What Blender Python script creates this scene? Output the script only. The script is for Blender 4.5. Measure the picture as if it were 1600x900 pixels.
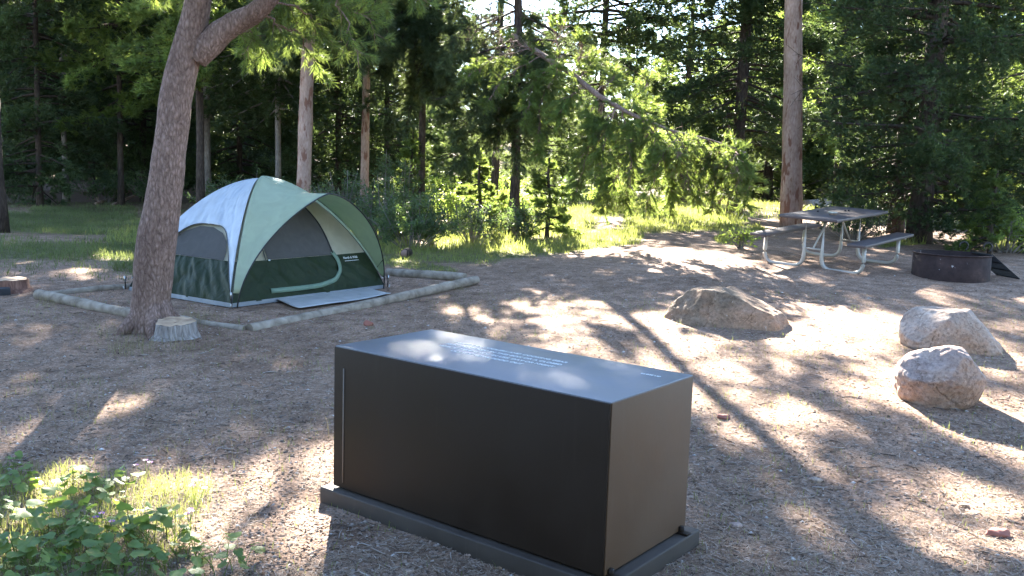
import bpy, bmesh, math, random
import numpy as np
from mathutils import Vector, Matrix, noise as mnoise

for o in list(bpy.data.objects): bpy.data.objects.remove(o)
SC = bpy.context.scene
COL = SC.collection
R = math.radians

# ------------------------------------------------------------------ camera, sky, sun, exposure
F_, PIT, ROL, CH = 1450.0, .1272, .0313, 1.75
fw = np.array([0, math.cos(PIT), -math.sin(PIT)]); up_ = np.array([0, math.sin(PIT), math.cos(PIT)]); rt_ = np.array([1., 0, 0])
RT = rt_*math.cos(ROL)+up_*math.sin(ROL); UP = -rt_*math.sin(ROL)+up_*math.cos(ROL)
cam = bpy.data.cameras.new('camera'); co = bpy.data.objects.new('camera', cam); COL.objects.link(co)
cam.sensor_width = 36; cam.lens = 36*F_/1600; cam.clip_end = 2000; cam.clip_start = .05
co.matrix_world = Matrix(((RT[0], UP[0], -fw[0], 0), (RT[1], UP[1], -fw[1], 0), (RT[2], UP[2], -fw[2], CH), (0, 0, 0, 1)))
SC.camera = co
SUN_AZ, SUN_EL = R(-8), R(27)            # azimuth from +Y, negative towards -X
SD = np.array([math.sin(SUN_AZ)*math.cos(SUN_EL), math.cos(SUN_AZ)*math.cos(SUN_EL), math.sin(SUN_EL)])
w = bpy.data.worlds.new('World'); SC.world = w; w.use_nodes = True
nt = w.node_tree; sky = nt.nodes.new('ShaderNodeTexSky'); sky.sky_type = 'NISHITA'; sky.sun_disc = False
sky.sun_elevation = SUN_EL; sky.sun_rotation = SUN_AZ; sky.dust_density = .6; sky.altitude = 2000
bg = nt.nodes['Background']; bg.inputs[1].default_value = .075
nt.links.new(sky.outputs[0], bg.inputs[0])
sl = bpy.data.lights.new('sun', 'SUN'); sl.energy = 5; sl.angle = R(.53); sl.color = (1, .93, .82)
so = bpy.data.objects.new('sun', sl); COL.objects.link(so)
so.rotation_euler = Vector(SD).to_track_quat('Z', 'Y').to_euler()
SC.view_settings.view_transform = 'Standard'; SC.view_settings.look = 'None'; SC.view_settings.gamma = 1
SC.view_settings.exposure = 3.8
SC.cycles.max_bounces = 8; SC.cycles.diffuse_bounces = 4; SC.cycles.transmission_bounces = 5; SC.cycles.glossy_bounces = 3
SC.cycles.use_denoising = True; SC.cycles.sample_clamp_indirect = 6

# ------------------------------------------------------------------ terrain maths
def sm(t):
    t = np.clip(t, 0, 1); return t*t*(3-2*t)
_rl = np.random.RandomState(5).rand(64, 64, 64)
def vn(P, f=1.0, off=0.0):
    Q = np.atleast_2d(np.asarray(P, float))*f+off+1000.3
    i = np.floor(Q).astype(int); t = Q-i; t = t*t*(3-2*t); i = i & 63; j = (i+1) & 63
    x0, y0, z0 = i.T; x1, y1, z1 = j.T; a, b, c = t.T
    L = _rl
    return (((L[x0, y0, z0]*(1-a)+L[x1, y0, z0]*a)*(1-b)+(L[x0, y1, z0]*(1-a)+L[x1, y1, z0]*a)*b)*(1-c)
            + ((L[x0, y0, z1]*(1-a)+L[x1, y0, z1]*a)*(1-b)+(L[x0, y1, z1]*(1-a)+L[x1, y1, z1]*a)*b)*c)
def gb(x, y):
    x = np.asarray(x, float); y = np.asarray(y, float)
    s = .035+.032*sm((x+3)/7.)
    r = np.where(y < 5, 0, np.where(y < 12, y-5, 7+7*(1-np.exp(-(np.maximum(y, 12)-12)/14))))
    z = s*r+sm((y-38)/55.)*5.5
    d = np.hypot(x+2.9, (y-11.0)); k = sm((2.3-d)/1.2)
    return z*(1-k)+.195*k
def g(x, y):
    x = np.asarray(x, float); y = np.asarray(y, float)
    xx, yy = np.broadcast_arrays(x, y)
    P = np.stack([xx.ravel(), yy.ravel(), 0*xx.ravel()], 1)
    n = (vn(P, .9)-.5)*.05+(vn(P, 3.1, 7)-.5)*.018
    far = sm((np.abs(P[:, 1])-10)/20)*(vn(P, .25, 3)-.5)*.5
    k = 1-sm((2.6-np.hypot(P[:, 0]+2.9, P[:, 1]-11))/.8)*.7
    return gb(xx, yy)+((n+far)*k).reshape(xx.shape)
def rays(px, py):
    px = np.asarray(px, float); py = np.asarray(py, float)
    return fw*F_+RT*(px[..., None]-800)-UP*(py[..., None]-450)
def atv(px, py):
    d = rays(px, py); t = -CH/np.minimum(d[..., 2], -20)
    for _ in range(30):
        z = gb(d[..., 0]*t, d[..., 1]*t)
        t = .5*t+.5*np.clip((z-CH)/np.minimum(d[..., 2], -12), 0, .07)
    x = d[..., 0]*t; y = d[..., 1]*t
    return np.stack([x, y, g(x, y)], -1)
def at(px, py):
    return atv(np.array([px]), np.array([py]))[0]
def hz(px, py, y):
    d = rays(np.array([px]), np.array([py]))[0]; P = d*(y/d[1]); return P+np.array([0, 0, CH])
def proj(P):
    Q = np.asarray(P, float)-np.array([0, 0, CH]); z = Q@fw
    z = np.where(np.abs(z) < .01, .01, z)
    return np.stack([800+F_*(Q@RT)/z, 450-F_*(Q@UP)/z], -1), z

# gaps in the canopy: strips of ground that get sun (where the branches leave an opening)
LIT = [(1060,425,1190,447,30),(1190,452,1330,515,26),(1330,525,1420,600,26),(1200,480,1330,560,22),(1430,520,1600,560,22),(1330,600,1420,640,14),
 (1490,585,1620,650,30),(1560,560,1640,600,16),(1560,500,1640,530,12),(880,480,930,545,44),(930,500,1030,540,34),(900,545,1110,600,40),
 (1040,545,1190,610,30),(1080,600,1230,655,34),(1180,645,1270,690,13),(1130,650,1230,710,16),(1240,700,1330,750,7),(1180,730,1290,820,8),(1120,680,1200,770,6),
 (1250,800,1340,880,6),(1400,790,1600,800,22),(1450,830,1620,870,34),(1500,760,1620,790,12),(1320,760,1380,790,6),(1350,720,1430,760,5),
 (820,455,870,458,9),(700,480,760,500,7),(600,523,640,530,8),(900,430,945,447,7),(975,438,1000,442,6),(1010,410,1060,415,12),(1210,532,1290,548,7),
 (1040,590,1110,606,14),(1080,735,1110,745,6),(950,420,990,425,7),(760,520,800,528,6),
 (900,352,965,378,19),(850,382,980,388,9),(635,383,705,387,13),(740,402,840,400,10),(680,420,720,430,7),(1160,303,1345,312,24),(1090,295,1130,300,8),
 (20,592,95,602,9),(60,562,110,552,6),(0,625,40,612,8),(262,500,300,515,9),(262,590,275,640,10),(290,590,310,575,7),(395,592,420,590,7),
 (90,745,190,800,16),(20,840,200,860,22),(640,392,760,396,16),(760,400,900,385,13),(900,350,990,385,22),(1000,345,1060,350,12),(330,800,385,830,7),(170,312,235,292,5),(110,335,135,335,4),(0,290,30,292,4),
 (20,410,60,410,6),(150,400,200,405,8),(60,800,140,830,12)]
def spt(x, y, z):      # a point in the air that should be sunlit -> where its ray meets the ground
    t = (z-.2)/SD[2]; return (x-SD[0]*t, y-SD[1]*t)
LITP = [(*spt(*hz(a, b, y)), r) for a, b, y, r in ((880, 60, 17, .5), (900, 130, 16.5, .5), (870, 200, 17, .45), (900, 300, 17, .4), (855, 290, 17.5, .6), (960, 230, 15.5, .4), (600, 100, 10.5, .5),
        (500, 60, 9.6, .4), (640, 270, 16.2, .3), (1000, 130, 15.5, .35), (440, 110, 9.6, .25), (700, 330, 18, .5), (1010, 300, 15, .3))]
def litmask(G):
    px, z = proj(G); L = np.zeros(len(G), bool); ok = z > .5
    X = px[:, 0]; Y = px[:, 1]
    jig = (vn(G, 3.0, 11)-.5)*1.0+(vn(G, 9.0, 4)-.5)*.7
    for (a, b, c, d, r) in LIT:
        vx, vy = c-a, (d-b)*1.6; wx, wy = X-a, (Y-b)*1.6
        t = np.clip((wx*vx+wy*vy)/max(vx*vx+vy*vy, 1), 0, 1)
        L |= (np.hypot(wx-t*vx, wy-t*vy) < (r*1.45+7 if r >= 16 else r*1.0+1)*(1+jig*.8))
    S_ = np.stack([G[:, 0]-.9*(G[:, 1]-8)*-.14, G[:, 1]*.55, 0*G[:, 0]], 1)
    L &= ok & ~((vn(S_, 2.4, 51)*.65+vn(G, 6, 23)*.35 > .545) & (vn(G, .8, 77) > .33))
    for (x, y, r) in LITP: L |= np.hypot(G[:, 0]-x, G[:, 1]-y) < r
    fleck = (vn(G, 2.2, 31) > .84) & (vn(G, .6, 17) > .45)
    return L | fleck
def sunfilter(P):
    z = np.full(len(P), .25)
    for _ in range(3):
        G = P-SD*((P[:, 2]-z)/SD[2])[:, None]; z = gb(G[:, 0], G[:, 1])
    G[:, 2] = z
    return ~litmask(G)

# ------------------------------------------------------------------ mesh helpers
def raw_mesh(name, V, T, mats, midx=None, smooth=False, T4=None):
    V = np.asarray(V, np.float32); me = bpy.data.meshes.new(name)
    T = np.asarray(T, np.int32).reshape(-1, 3); Q = np.asarray(T4, np.int32).reshape(-1, 4) if T4 is not None else np.zeros((0, 4), np.int32)
    me.vertices.add(len(V)); me.vertices.foreach_set('co', V.ravel())
    nl = T.size+Q.size; me.loops.add(nl); me.loops.foreach_set('vertex_index', np.concatenate([T.ravel(), Q.ravel()]))
    npoly = len(T)+len(Q); me.polygons.add(npoly)
    ls = np.concatenate([np.arange(len(T))*3, T.size+np.arange(len(Q))*4]).astype(np.int32)
    me.polygons.foreach_set('loop_start', ls)
    if midx is not None: me.polygons.foreach_set('material_index', np.asarray(midx, np.int32))
    for m in (mats if isinstance(mats, (list, tuple)) else [mats]): me.materials.append(m)
    if smooth: me.polygons.foreach_set('use_smooth', np.ones(npoly, bool))
    me.update(calc_edges=True); me.validate()
    return me
def link(name, me, parent=None, loc=None, rz=0):
    o = bpy.data.objects.new(name, me); COL.objects.link(o)
    if parent is not None: o.parent = parent
    if loc is not None: o.location = [float(v) for v in loc]
    o.rotation_euler = (0, 0, rz)
    return o
def tag(o, label=None, cat=None, group=None, kind=None):
    if label: o['label'] = label
    if cat: o['category'] = cat
    if group: o['group'] = group
    if kind: o['kind'] = kind
    return o
def empty(name, loc, label, cat, group=None, rz=0):
    o = bpy.data.objects.new(name, None); COL.objects.link(o); o.empty_display_size = .2
    o.location = [float(v) for v in loc]; o.rotation_euler = (0, 0, rz)
    return tag(o, label, cat, group)
def part_label(o, s): o['label'] = s; return o

class MB:
    def __init__(s): s.V = []; s.T = []; s.Q = []; s.n = 0
    def add(s, V, T=None, Q=None):
        V = np.asarray(V, float)
        if T is not None and len(T): s.T.append(np.asarray(T)+s.n)
        if Q is not None and len(Q): s.Q.append(np.asarray(Q)+s.n)
        s.V.append(V); s.n += len(V); return s
    def tube(s, pts, rad, n=8, cap=True, wob=0, seed=0):
        pts = np.asarray(pts, float); m = len(pts); rad = np.ones(m)*rad if np.isscalar(rad) else np.asarray(rad, float)
        tg = np.gradient(pts, axis=0); tg /= np.linalg.norm(tg, axis=1)[:, None]+1e-9
        ref = np.array([0, 0, 1.]) if abs(tg[:, 2]).mean() < .8 else np.array([1., 0, 0])
        a = np.cross(tg, ref); a /= np.linalg.norm(a, axis=1)[:, None]+1e-9; b = np.cross(tg, a)
        th = np.arange(n)/n*2*np.pi
        ring = a[:, None]*np.cos(th)[None, :, None]+b[:, None]*np.sin(th)[None, :, None]
        rr = rad[:, None]*np.ones((m, n))
        if wob:
            q = (pts[:, None]+ring*rad[:, None, None]).reshape(-1, 3)*np.array([1, 1, .35])
            rr = rr*(1+wob*((vn(q, 6, seed)-.5)+.6*(vn(q, 17, seed)-.5))).reshape(m, n)
        V = (pts[:, None]+ring*rr[..., None]).reshape(-1, 3)
        i = np.arange(m-1)[:, None]*n; j = np.arange(n)[None]; j2 = (j+1) % n
        Q = np.stack([i+j, i+j2, i+n+j2, i+n+j], -1).reshape(-1, 4)
        T = []
        if cap:
            V = np.vstack([V, pts[0], pts[-1]]); c0 = m*n; c1 = c0+1; k = np.arange(n)
            T = np.vstack([np.stack([np.full(n, c0), (k+1) % n, k], 1), np.stack([np.full(n, c1), (m-1)*n+k, (m-1)*n+(k+1) % n], 1)])
        return s.add(V, T, Q)
    def grid(s, P):        # P: (m,n,3)
        m, n = P.shape[:2]; i = np.arange(m-1)[:, None]*n; j = np.arange(n-1)[None]
        return s.add(P.reshape(-1, 3), None, np.stack([i+j, i+j+1, i+n+j+1, i+n+j], -1).reshape(-1, 4))
    def box(s, c, h, M=None, bev=0):
        bm = bmesh.new(); bmesh.ops.create_cube(bm, size=2)
        for v in bm.verts: v.co = Vector((v.co.x*h[0], v.co.y*h[1], v.co.z*h[2]))
        if bev: bmesh.ops.bevel(bm, geom=bm.edges[:]+bm.verts[:], offset=bev, segments=2, affect='EDGES', profile=.6)
        if M is not None: bm.transform(M)
        V = np.array([v.co[:] for v in bm.verts])+np.asarray(c, float)
        T = [[v.index for v in f.verts] for f in bm.faces if len(f.verts) == 3]; Q = [[v.index for v in f.verts] for f in bm.faces if len(f.verts) == 4]
        bm.free(); return s.add(V, T, Q)
    def bm(s, bm):
        bmesh.ops.triangulate(bm, faces=[f for f in bm.faces if len(f.verts) > 4])
        V = np.array([v.co[:] for v in bm.verts]); T = [[v.index for v in f.verts] for f in bm.faces if len(f.verts) == 3]; Q = [[v.index for v in f.verts] for f in bm.faces if len(f.verts) == 4]
        return s.add(V, T, Q)
    def mesh(s, name, mat, smooth=False):
        V = np.vstack(s.V); T = np.vstack(s.T) if s.T else np.zeros((0, 3), int); Q = np.vstack(s.Q) if s.Q else None
        return raw_mesh(name, V, T, mat, smooth=smooth, T4=Q)
    def build(s, name, mat, parent=None, smooth=False, loc=None, rz=0):
        return link(name, s.mesh(name, mat, smooth), parent, loc, rz)
def solidify(o, t, off=-1):
    m = o.modifiers.new('s', 'SOLIDIFY'); m.thickness = t; m.offset = off; return o
def autosmooth(o, ang=40):
    me = o.data; me.polygons.foreach_set('use_smooth', np.ones(len(me.polygons), bool)); me.set_sharp_from_angle(angle=R(ang)); return o

# ------------------------------------------------------------------ materials
def mat(name, base=(.5, .5, .5), rough=.8, metal=0, spec=.5):
    m = bpy.data.materials.new(name); m.use_nodes = True; b = m.node_tree.nodes['Principled BSDF']
    b.inputs['Base Color'].default_value = (*base, 1); b.inputs['Roughness'].default_value = rough; b.inputs['Metallic'].default_value = metal
    b.inputs['Specular IOR Level'].default_value = spec
    return m, m.node_tree, b
def N(t, ty, **k):
    n = t.nodes.new('ShaderNode'+ty)
    for a, v in k.items():
        if a.startswith('i_'): n.inputs[a[2:].replace('_', ' ')].default_value = v
        else: setattr(n, a, v)
    return n
def ramp(t, src, stops):
    r = t.nodes.new('ShaderNodeValToRGB'); e = r.color_ramp.elements
    while len(e) < len(stops): e.new(.5)
    for x, (p, c) in zip(e, stops): x.position = p; x.color = (*c, 1) if len(c) == 3 else c
    t.links.new(src, r.inputs[0]); return r.outputs[0]
def coord(t, scale=(1, 1, 1), kind='Object'):
    c = t.nodes.new('ShaderNodeTexCoord'); m = t.nodes.new('ShaderNodeMapping'); m.inputs['Scale'].default_value = scale
    t.links.new(c.outputs[kind], m.inputs[0]); return m.outputs[0]
def noise(t, vec, scale, detail=4, rough=.6, dist=0):
    n = N(t, 'TexNoise'); n.inputs['Scale'].default_value = scale; n.inputs['Detail'].default_value = detail; n.inputs['Roughness'].default_value = rough; n.inputs['Distortion'].default_value = dist
    t.links.new(vec, n.inputs['Vector']); return n.outputs['Fac']
def mix(t, fac, a, b, mode='MIX'):
    m = t.nodes.new('ShaderNodeMix'); m.data_type = 'RGBA'; m.blend_type = mode
    for s, v in ((m.inputs[0], fac), (m.inputs[6], a), (m.inputs[7], b)):
        if isinstance(v, (int, float)): s.default_value = v
        elif isinstance(v, tuple): s.default_value = (*v, 1)
        else: t.links.new(v, s)
    return m.outputs[2]
def bump(t, b, h, strength=.5, dist=.02):
    n = t.nodes.new('ShaderNodeBump'); n.inputs['Strength'].default_value = strength; n.inputs['Distance'].default_value = dist
    t.links.new(h, n.inputs['Height']); t.links.new(n.outputs[0], b.inputs['Normal']); return n
def leafmat(name, c1, c2, tr, tf=.35, dry=None, clump=1.2):
    m, t, b = mat(name, c1, .55, 0, .35)
    geo = t.nodes.new('ShaderNodeNewGeometry')
    col = mix(t, geo.outputs['Random Per Island'], c1, c2)
    v = coord(t); n = noise(t, v, clump, 2)
    k = ramp(t, n, [(.35, (.75, .75, .75)), (.65, (1.2, 1.2, 1.15))])
    col = mix(t, 1.0, col, k, 'MULTIPLY')
    if dry:
        n2 = noise(t, v, clump*3, 2); f = ramp(t, n2, [(.62, (0, 0, 0)), (.7, (1, 1, 1))]); col = mix(t, f, col, dry)
    t.links.new(col, b.inputs['Base Color'])
    tl = t.nodes.new('ShaderNodeBsdfTranslucent'); tc = mix(t, 1.0, k, tr, 'MULTIPLY'); t.links.new(tc, tl.inputs[0])
    ms = t.nodes.new('ShaderNodeMixShader'); ms.inputs[0].default_value = tf
    t.links.new(b.outputs[0], ms.inputs[1]); t.links.new(tl.outputs[0], ms.inputs[2])
    t.links.new(ms.outputs[0], t.nodes['Material Output'].inputs[0]); return m
def barkmat(name, stops, vs=(9, 9, 2.2), bstr=.8, bd=.03, patch=None):
    m, t, b = mat(name, (.3, .2, .15), .9, 0, .2)
    v = coord(t, vs); vo = N(t, 'TexVoronoi', feature='DISTANCE_TO_EDGE'); vo.inputs['Scale'].default_value = 2.2
    dn = N(t, 'TexNoise'); dn.inputs['Scale'].default_value = 1.5; t.links.new(v, dn.inputs['Vector'])
    mv = mix(t, .6, v, dn.outputs['Color'], 'ADD'); t.links.new(mv, vo.inputs['Vector'])
    n = noise(t, v, 2.6, 6, .7); n2 = noise(t, coord(t, (1.5, 1.5, .8)), 2, 3)
    a = N(t, 'Math', operation='MULTIPLY_ADD'); t.links.new(vo.outputs['Distance'], a.inputs[0]); a.inputs[1].default_value = .9; t.links.new(n, a.inputs[2])
    col = ramp(t, a.outputs[0], stops)
    col = mix(t, 1.0, col, ramp(t, n2, [(.3, (.7, .66, .64)), (.7, (1.15, 1.12, 1.1))]), 'MULTIPLY')
    if patch:
        pn = noise(t, coord(t, (6, 6, 1.6)), 1.3, 4, .6); f = ramp(t, pn, [(.55, (0, 0, 0)), (.6, (1, 1, 1))]); col = mix(t, f, col, patch)
    t.links.new(col, b.inputs['Base Color']); bump(t, b, a.outputs[0], bstr, bd); return m

M = {}
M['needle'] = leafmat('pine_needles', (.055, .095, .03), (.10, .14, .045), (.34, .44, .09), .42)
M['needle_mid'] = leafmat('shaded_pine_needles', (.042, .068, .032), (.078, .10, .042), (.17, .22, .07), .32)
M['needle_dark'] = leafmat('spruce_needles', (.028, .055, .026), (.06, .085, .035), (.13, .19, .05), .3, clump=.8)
M['needle_far'] = leafmat('far_needles', (.06, .095, .036), (.10, .135, .05), (.27, .35, .10), .36)
M['shrub'] = leafmat('shrub_leaves', (.05, .085, .04), (.09, .13, .06), (.16, .24, .06), .35, clump=3)
M['shrub_bright'] = leafmat('bright_leaves', (.09, .15, .03), (.15, .2, .05), (.42, .55, .1), .45, clump=3)
M['grass'] = leafmat('grass_blades', (.085, .12, .035), (.2, .2, .085), (.4, .45, .1), .42, dry=(.26, .22, .12), clump=1.5)
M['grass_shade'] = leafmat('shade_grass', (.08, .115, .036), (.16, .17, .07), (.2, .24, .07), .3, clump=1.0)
M['grass_dry'] = leafmat('dry_grass', (.22, .19, .1), (.34, .28, .16), (.3, .26, .12), .3)
M['broadleaf'] = leafmat('broad_leaves', (.095, .17, .055), (.19, .25, .08), (.32, .45, .08), .38, dry=(.3, .26, .07), clump=9)
M['petal'] = leafmat('aster_petals', (.26, .1, .38), (.34, .15, .45), (.3, .12, .4), .3)
M['bark_near'] = barkmat('pine_bark_grey_pink', [(.25, (.055, .04, .035)), (.5, (.2, .135, .11)), (.75, (.32, .225, .19)), (1, (.42, .31, .27))], (15, 15, 6), 1.0, .02)
M['bark_pink'] = barkmat('pine_bark_pale_pink', [(.2, (.2, .12, .09)), (.5, (.36, .25, .2)), (.9, (.46, .34, .29))], (8, 8, 3), .35, .01, patch=(.2, .1, .07))
M['bark_dark'] = barkmat('dark_bark', [(.25, (.018, .013, .011)), (.6, (.06, .046, .038)), (1, (.11, .085, .07))], (9, 9, 2.4), .8, .02)
M['bark_grey'] = barkmat('grey_thin_bark', [(.25, (.08, .07, .065)), (.6, (.2, .18, .165)), (1, (.3, .28, .26))], (12, 12, 3), .5, .01)

# ground
def ground_material():
    m, t, b = mat('dirt_and_needle_litter', (.3, .25, .2), .95, 0, .15)
    v = coord(t, (1, 1, 1))
    big = noise(t, v, .55, 4, .6); mid = noise(t, v, 5, 5, .65); fine = noise(t, v, 55, 4, .75)
    c = ramp(t, mid, [(.3, (.135, .092, .07)), (.5, (.23, .165, .13)), (.7, (.33, .245, .20))])
    c = mix(t, 1.0, c, ramp(t, big, [(.35, (.84, .75, .66)), (.65, (1.22, 1.12, 1.0))]), 'MULTIPLY')
    c = mix(t, 1.0, c, ramp(t, fine, [(.3, (.45, .42, .4)), (.5, (.95, .95, .95)), (.68, (1.6, 1.55, 1.5))]), 'MULTIPLY')
    vo = N(t, 'TexVoronoi'); vo.inputs['Scale'].default_value = 42; t.links.new(v, vo.inputs['Vector'])
    c = mix(t, ramp(t, vo.outputs['Color'], [(.72, (0, 0, 0)), (.8, (.35, .35, .35))]), c, (.42, .33, .27))
    at_ = N(t, 'Attribute', attribute_name='grassy')
    gc = ramp(t, mid, [(.3, (.06, .062, .028)), (.7, (.14, .14, .06))])
    c = mix(t, at_.outputs['Fac'], c, gc)
    ad = N(t, 'Attribute', attribute_name='duff')
    c = mix(t, ad.outputs['Fac'], c, ramp(t, fine, [(.3, (.03, .02, .015)), (.7, (.17, .11, .08))]))
    t.links.new(c, b.inputs['Base Color'])
    s = N(t, 'Math', operation='MULTIPLY_ADD'); t.links.new(fine, s.inputs[0]); s.inputs[1].default_value = .5; t.links.new(mid, s.inputs[2])
    bump(t, b, s.outputs[0], .9, .02)
    return m
M['ground'] = ground_material()

# where grass grows (strips given as photo positions, turned into ground positions)
GR = [(0,345,210,350,26),(0,395,210,395,24),(60,330,200,330,14),(200,360,200,410,30),(640,395,760,400,22),(760,395,980,370,22),(700,370,900,345,30),(900,330,1000,320,36),
      (1000,350,1140,345,22),(1100,310,1350,308,26),(1130,375,1180,360,12),(620,300,900,300,60),(560,330,620,400,30),(1380,385,1440,378,8),(1560,385,1640,392,12),(1100,275,1400,280,16),
      (620,410,700,425,12)]
def grassmask(X, Y):
    P = np.stack([X, Y, gb(X, Y)], 1); px, z = proj(P); v = np.zeros(len(X))
    for (a, b, c, d, r) in GR:
        vx, vy = c-a, (d-b)*2.0; wx, wy = px[:, 0]-a, (px[:, 1]-b)*2.0
        t = np.clip((wx*vx+wy*vy)/max(vx*vx+vy*vy, 1), 0, 1); q = np.hypot(wx-t*vx, wy-t*vy)/r
        v = np.maximum(v, sm((1.7-q)/1.1))
    v = v*(z > 2)
    left = sm((-1.2-X)/.6)*sm((5.1-Y)/1.0)*sm((Y-1)/.5)*sm((-.9-X-(Y-3.4)*.28)/.5)
    v = v*np.where(X < -4.2, .85, 1)
    return np.maximum(v, .75*left)
xs = np.unique(np.concatenate([-14-np.geomspace(.1, 500, 40), np.linspace(-14, 14, 330), 14+np.geomspace(.1, 500, 40)]))
ys = np.unique(np.concatenate([1-np.geomspace(.1, 300, 30), np.linspace(1, 36, 420), 36+np.geomspace(.1, 700, 50)]))
GX, GY = np.meshgrid(xs, ys); GZ = g(GX, GY)
mb = MB(); mb.grid(np.stack([GX, GY, GZ], -1)); ground = mb.build('ground', M['ground'], smooth=True); tag(ground, kind='structure')
gm = grassmask(GX.ravel(), GY.ravel())*np.clip(.35+1.1*vn(np.stack([GX.ravel(), GY.ravel(), 0*GX.ravel()], 1), 1.3, 9), 0, 1)
gm = np.maximum(gm, .45*sm((GY.ravel()-20)/6)*(vn(np.stack([GX.ravel(), GY.ravel(), 0*GX.ravel()], 1), .5, 2)))
a_ = ground.data.attributes.new('grassy', 'FLOAT', 'POINT'); a_.data.foreach_set('value', gm.astype(np.float32))
df = sm((GX.ravel()*-1-3)/3)*sm((GY.ravel()-24)/4)*.8+sm((GY.ravel()-15)/3)*sm((GX.ravel()-6.5)/2)*.8
a_ = ground.data.attributes.new('duff', 'FLOAT', 'POINT'); a_.data.foreach_set('value', df.astype(np.float32))

# ------------------------------------------------------------------ locker
def rotz(a): return Matrix.Rotation(a, 4, 'Z')
def painted(name, base, rough, dust_tint, ds, spec=.5, stain=True):
    m, t, b = mat(name, base, rough, 0, spec); v = coord(t)
    n = noise(t, v, 2.2, 5, .65); n2 = noise(t, v, 40, 3, .6)
    c = mix(t, ramp(t, n, [(.38, (0, 0, 0)), (.72, (ds, ds, ds))]), base, dust_tint)
    c = mix(t, ramp(t, n2, [(.66, (0, 0, 0)), (.74, (.35, .35, .35))]), c, dust_tint)
    n3 = noise(t, coord(t, (28, 28, 1.6)), 1.2, 3, .6); c = mix(t, ramp(t, n3, [(.60, (0, 0, 0)), (.75, (.3, .3, .3))]), c, dust_tint)
    t.links.new(c, b.inputs['Base Color'])
    r = ramp(t, n, [(.3, (rough-.1,)*3), (.7, (rough+.12,)*3)]); t.links.new(r, b.inputs['Roughness'])
    bump(t, b, n2, .12, .003); return m
M['locker'] = painted('brown_locker_paint_shaded', (.02, .0125, .0085), .55, (.034, .024, .018), .6, .22)  # box brown with the shade on body and front put into the colour
M['locker_side'] = painted('brown_locker_paint_lit', (.105, .058, .031), .55, (.14, .088, .055), .6)  # same brown, lightened to carry the light bounced off sunny ground
M['locker_top'] = painted('brown_locker_lid_sky_sheen', (.095, .105, .125), .42, (.15, .16, .19), .9, 1.0)  # blue-grey sky reflection put into the colour of the brown lid
M['slab'] = painted('painted_concrete', (.03, .022, .017), .7, (.075, .06, .05), .8)
M['letter'] = mat('white_stencil_paint', (.75, .78, .8), .6)[0]
LX, LY, LA, LL, LD, LH, LS = .4144, 3.6587, -.6574, 1.6545, .7241, .7477, .08
loc = empty('food_storage_locker', (LX, LY, 0), 'large dark brown steel food storage box with white lettering on its pale lid', 'storage box', rz=LA)
hx, hy = LL/2, LD/2
def lbox(c, h, bev=.004): return MB().box(c, h, bev=bev)
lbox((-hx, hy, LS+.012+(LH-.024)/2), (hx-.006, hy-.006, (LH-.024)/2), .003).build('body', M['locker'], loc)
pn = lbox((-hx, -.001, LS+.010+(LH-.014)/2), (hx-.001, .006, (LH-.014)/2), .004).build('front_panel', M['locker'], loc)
sp = lbox((-.002, hy, LS+.010+(LH-.014)/2), (.005, hy-.006, (LH-.014)/2), .003).build('side_panel', M['locker_side'], loc); part_label(sp, 'end panel, its brown lightened for light bounced off the ground')
lid = lbox((-hx, hy, LS+LH-.004), (hx-.002, hy-.002, .0045), .003).build('lid', M['locker_top'], loc); part_label(lid, 'brown lid with sky sheen in its colour and white lettering')
# scrape on the front
st = MB().box((-LL+.075, -.0085, .42), (.004, .0012, .3)).build('paint_scrape', mat('pale_scrape', (.16, .13, .11), .8)[0], loc)
# lettering
def text_mesh(body, size, matx, parent, name, M4, align='CENTER', ext=.0006):
    cu = bpy.data.curves.new(name, 'FONT'); cu.body = body; cu.size = size; cu.align_x = align; cu.extrude = ext
    ob = bpy.data.objects.new(name, cu); COL.objects.link(ob)
    dg = bpy.context.evaluated_depsgraph_get(); me = bpy.data.meshes.new_from_object(ob.evaluated_get(dg)); bpy.data.objects.remove(ob)
    me.transform(M4); me.materials.clear(); me.materials.append(matx); return link(name, me, parent)
for i, s in enumerate(['ALL FOOD, COOLERS AND COOKING GEAR', 'MUST BE STORED IN THIS BOX OR A CLOSED', 'VEHICLE WHEN NOT IN USE, DAY OR NIGHT', 'DO NOT LEAVE FOOD OUT']):
    text_mesh(s, .036, M['letter'], loc, 'lettering_line', Matrix.Translation((-hx*1.12, hy+.14-i*.062, LS+LH+.0022)))
text_mesh('CLOSE LID', .022, M['letter'], loc, 'lettering_line', Matrix.Translation((-.14, hy+.2, LS+LH+.0022)))
# bolts/feet
for x, y in ((.012, .04), (.012, LD-.06)):
    q = MB().tube([(x, y, LS-.002), (x, y, LS+.035)], .014, 8); q.box((x+.01, y, LS+.006), (.03, .02, .005), bev=.002); q.build('anchor_bolt', M['locker'], loc)
slab = MB(); slab.box((-hx, hy, LS/2-.02), (hx+.055, hy+.05, LS/2+.02), bev=.008)
slab.build('base_slab', M['slab'], loc)

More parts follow.
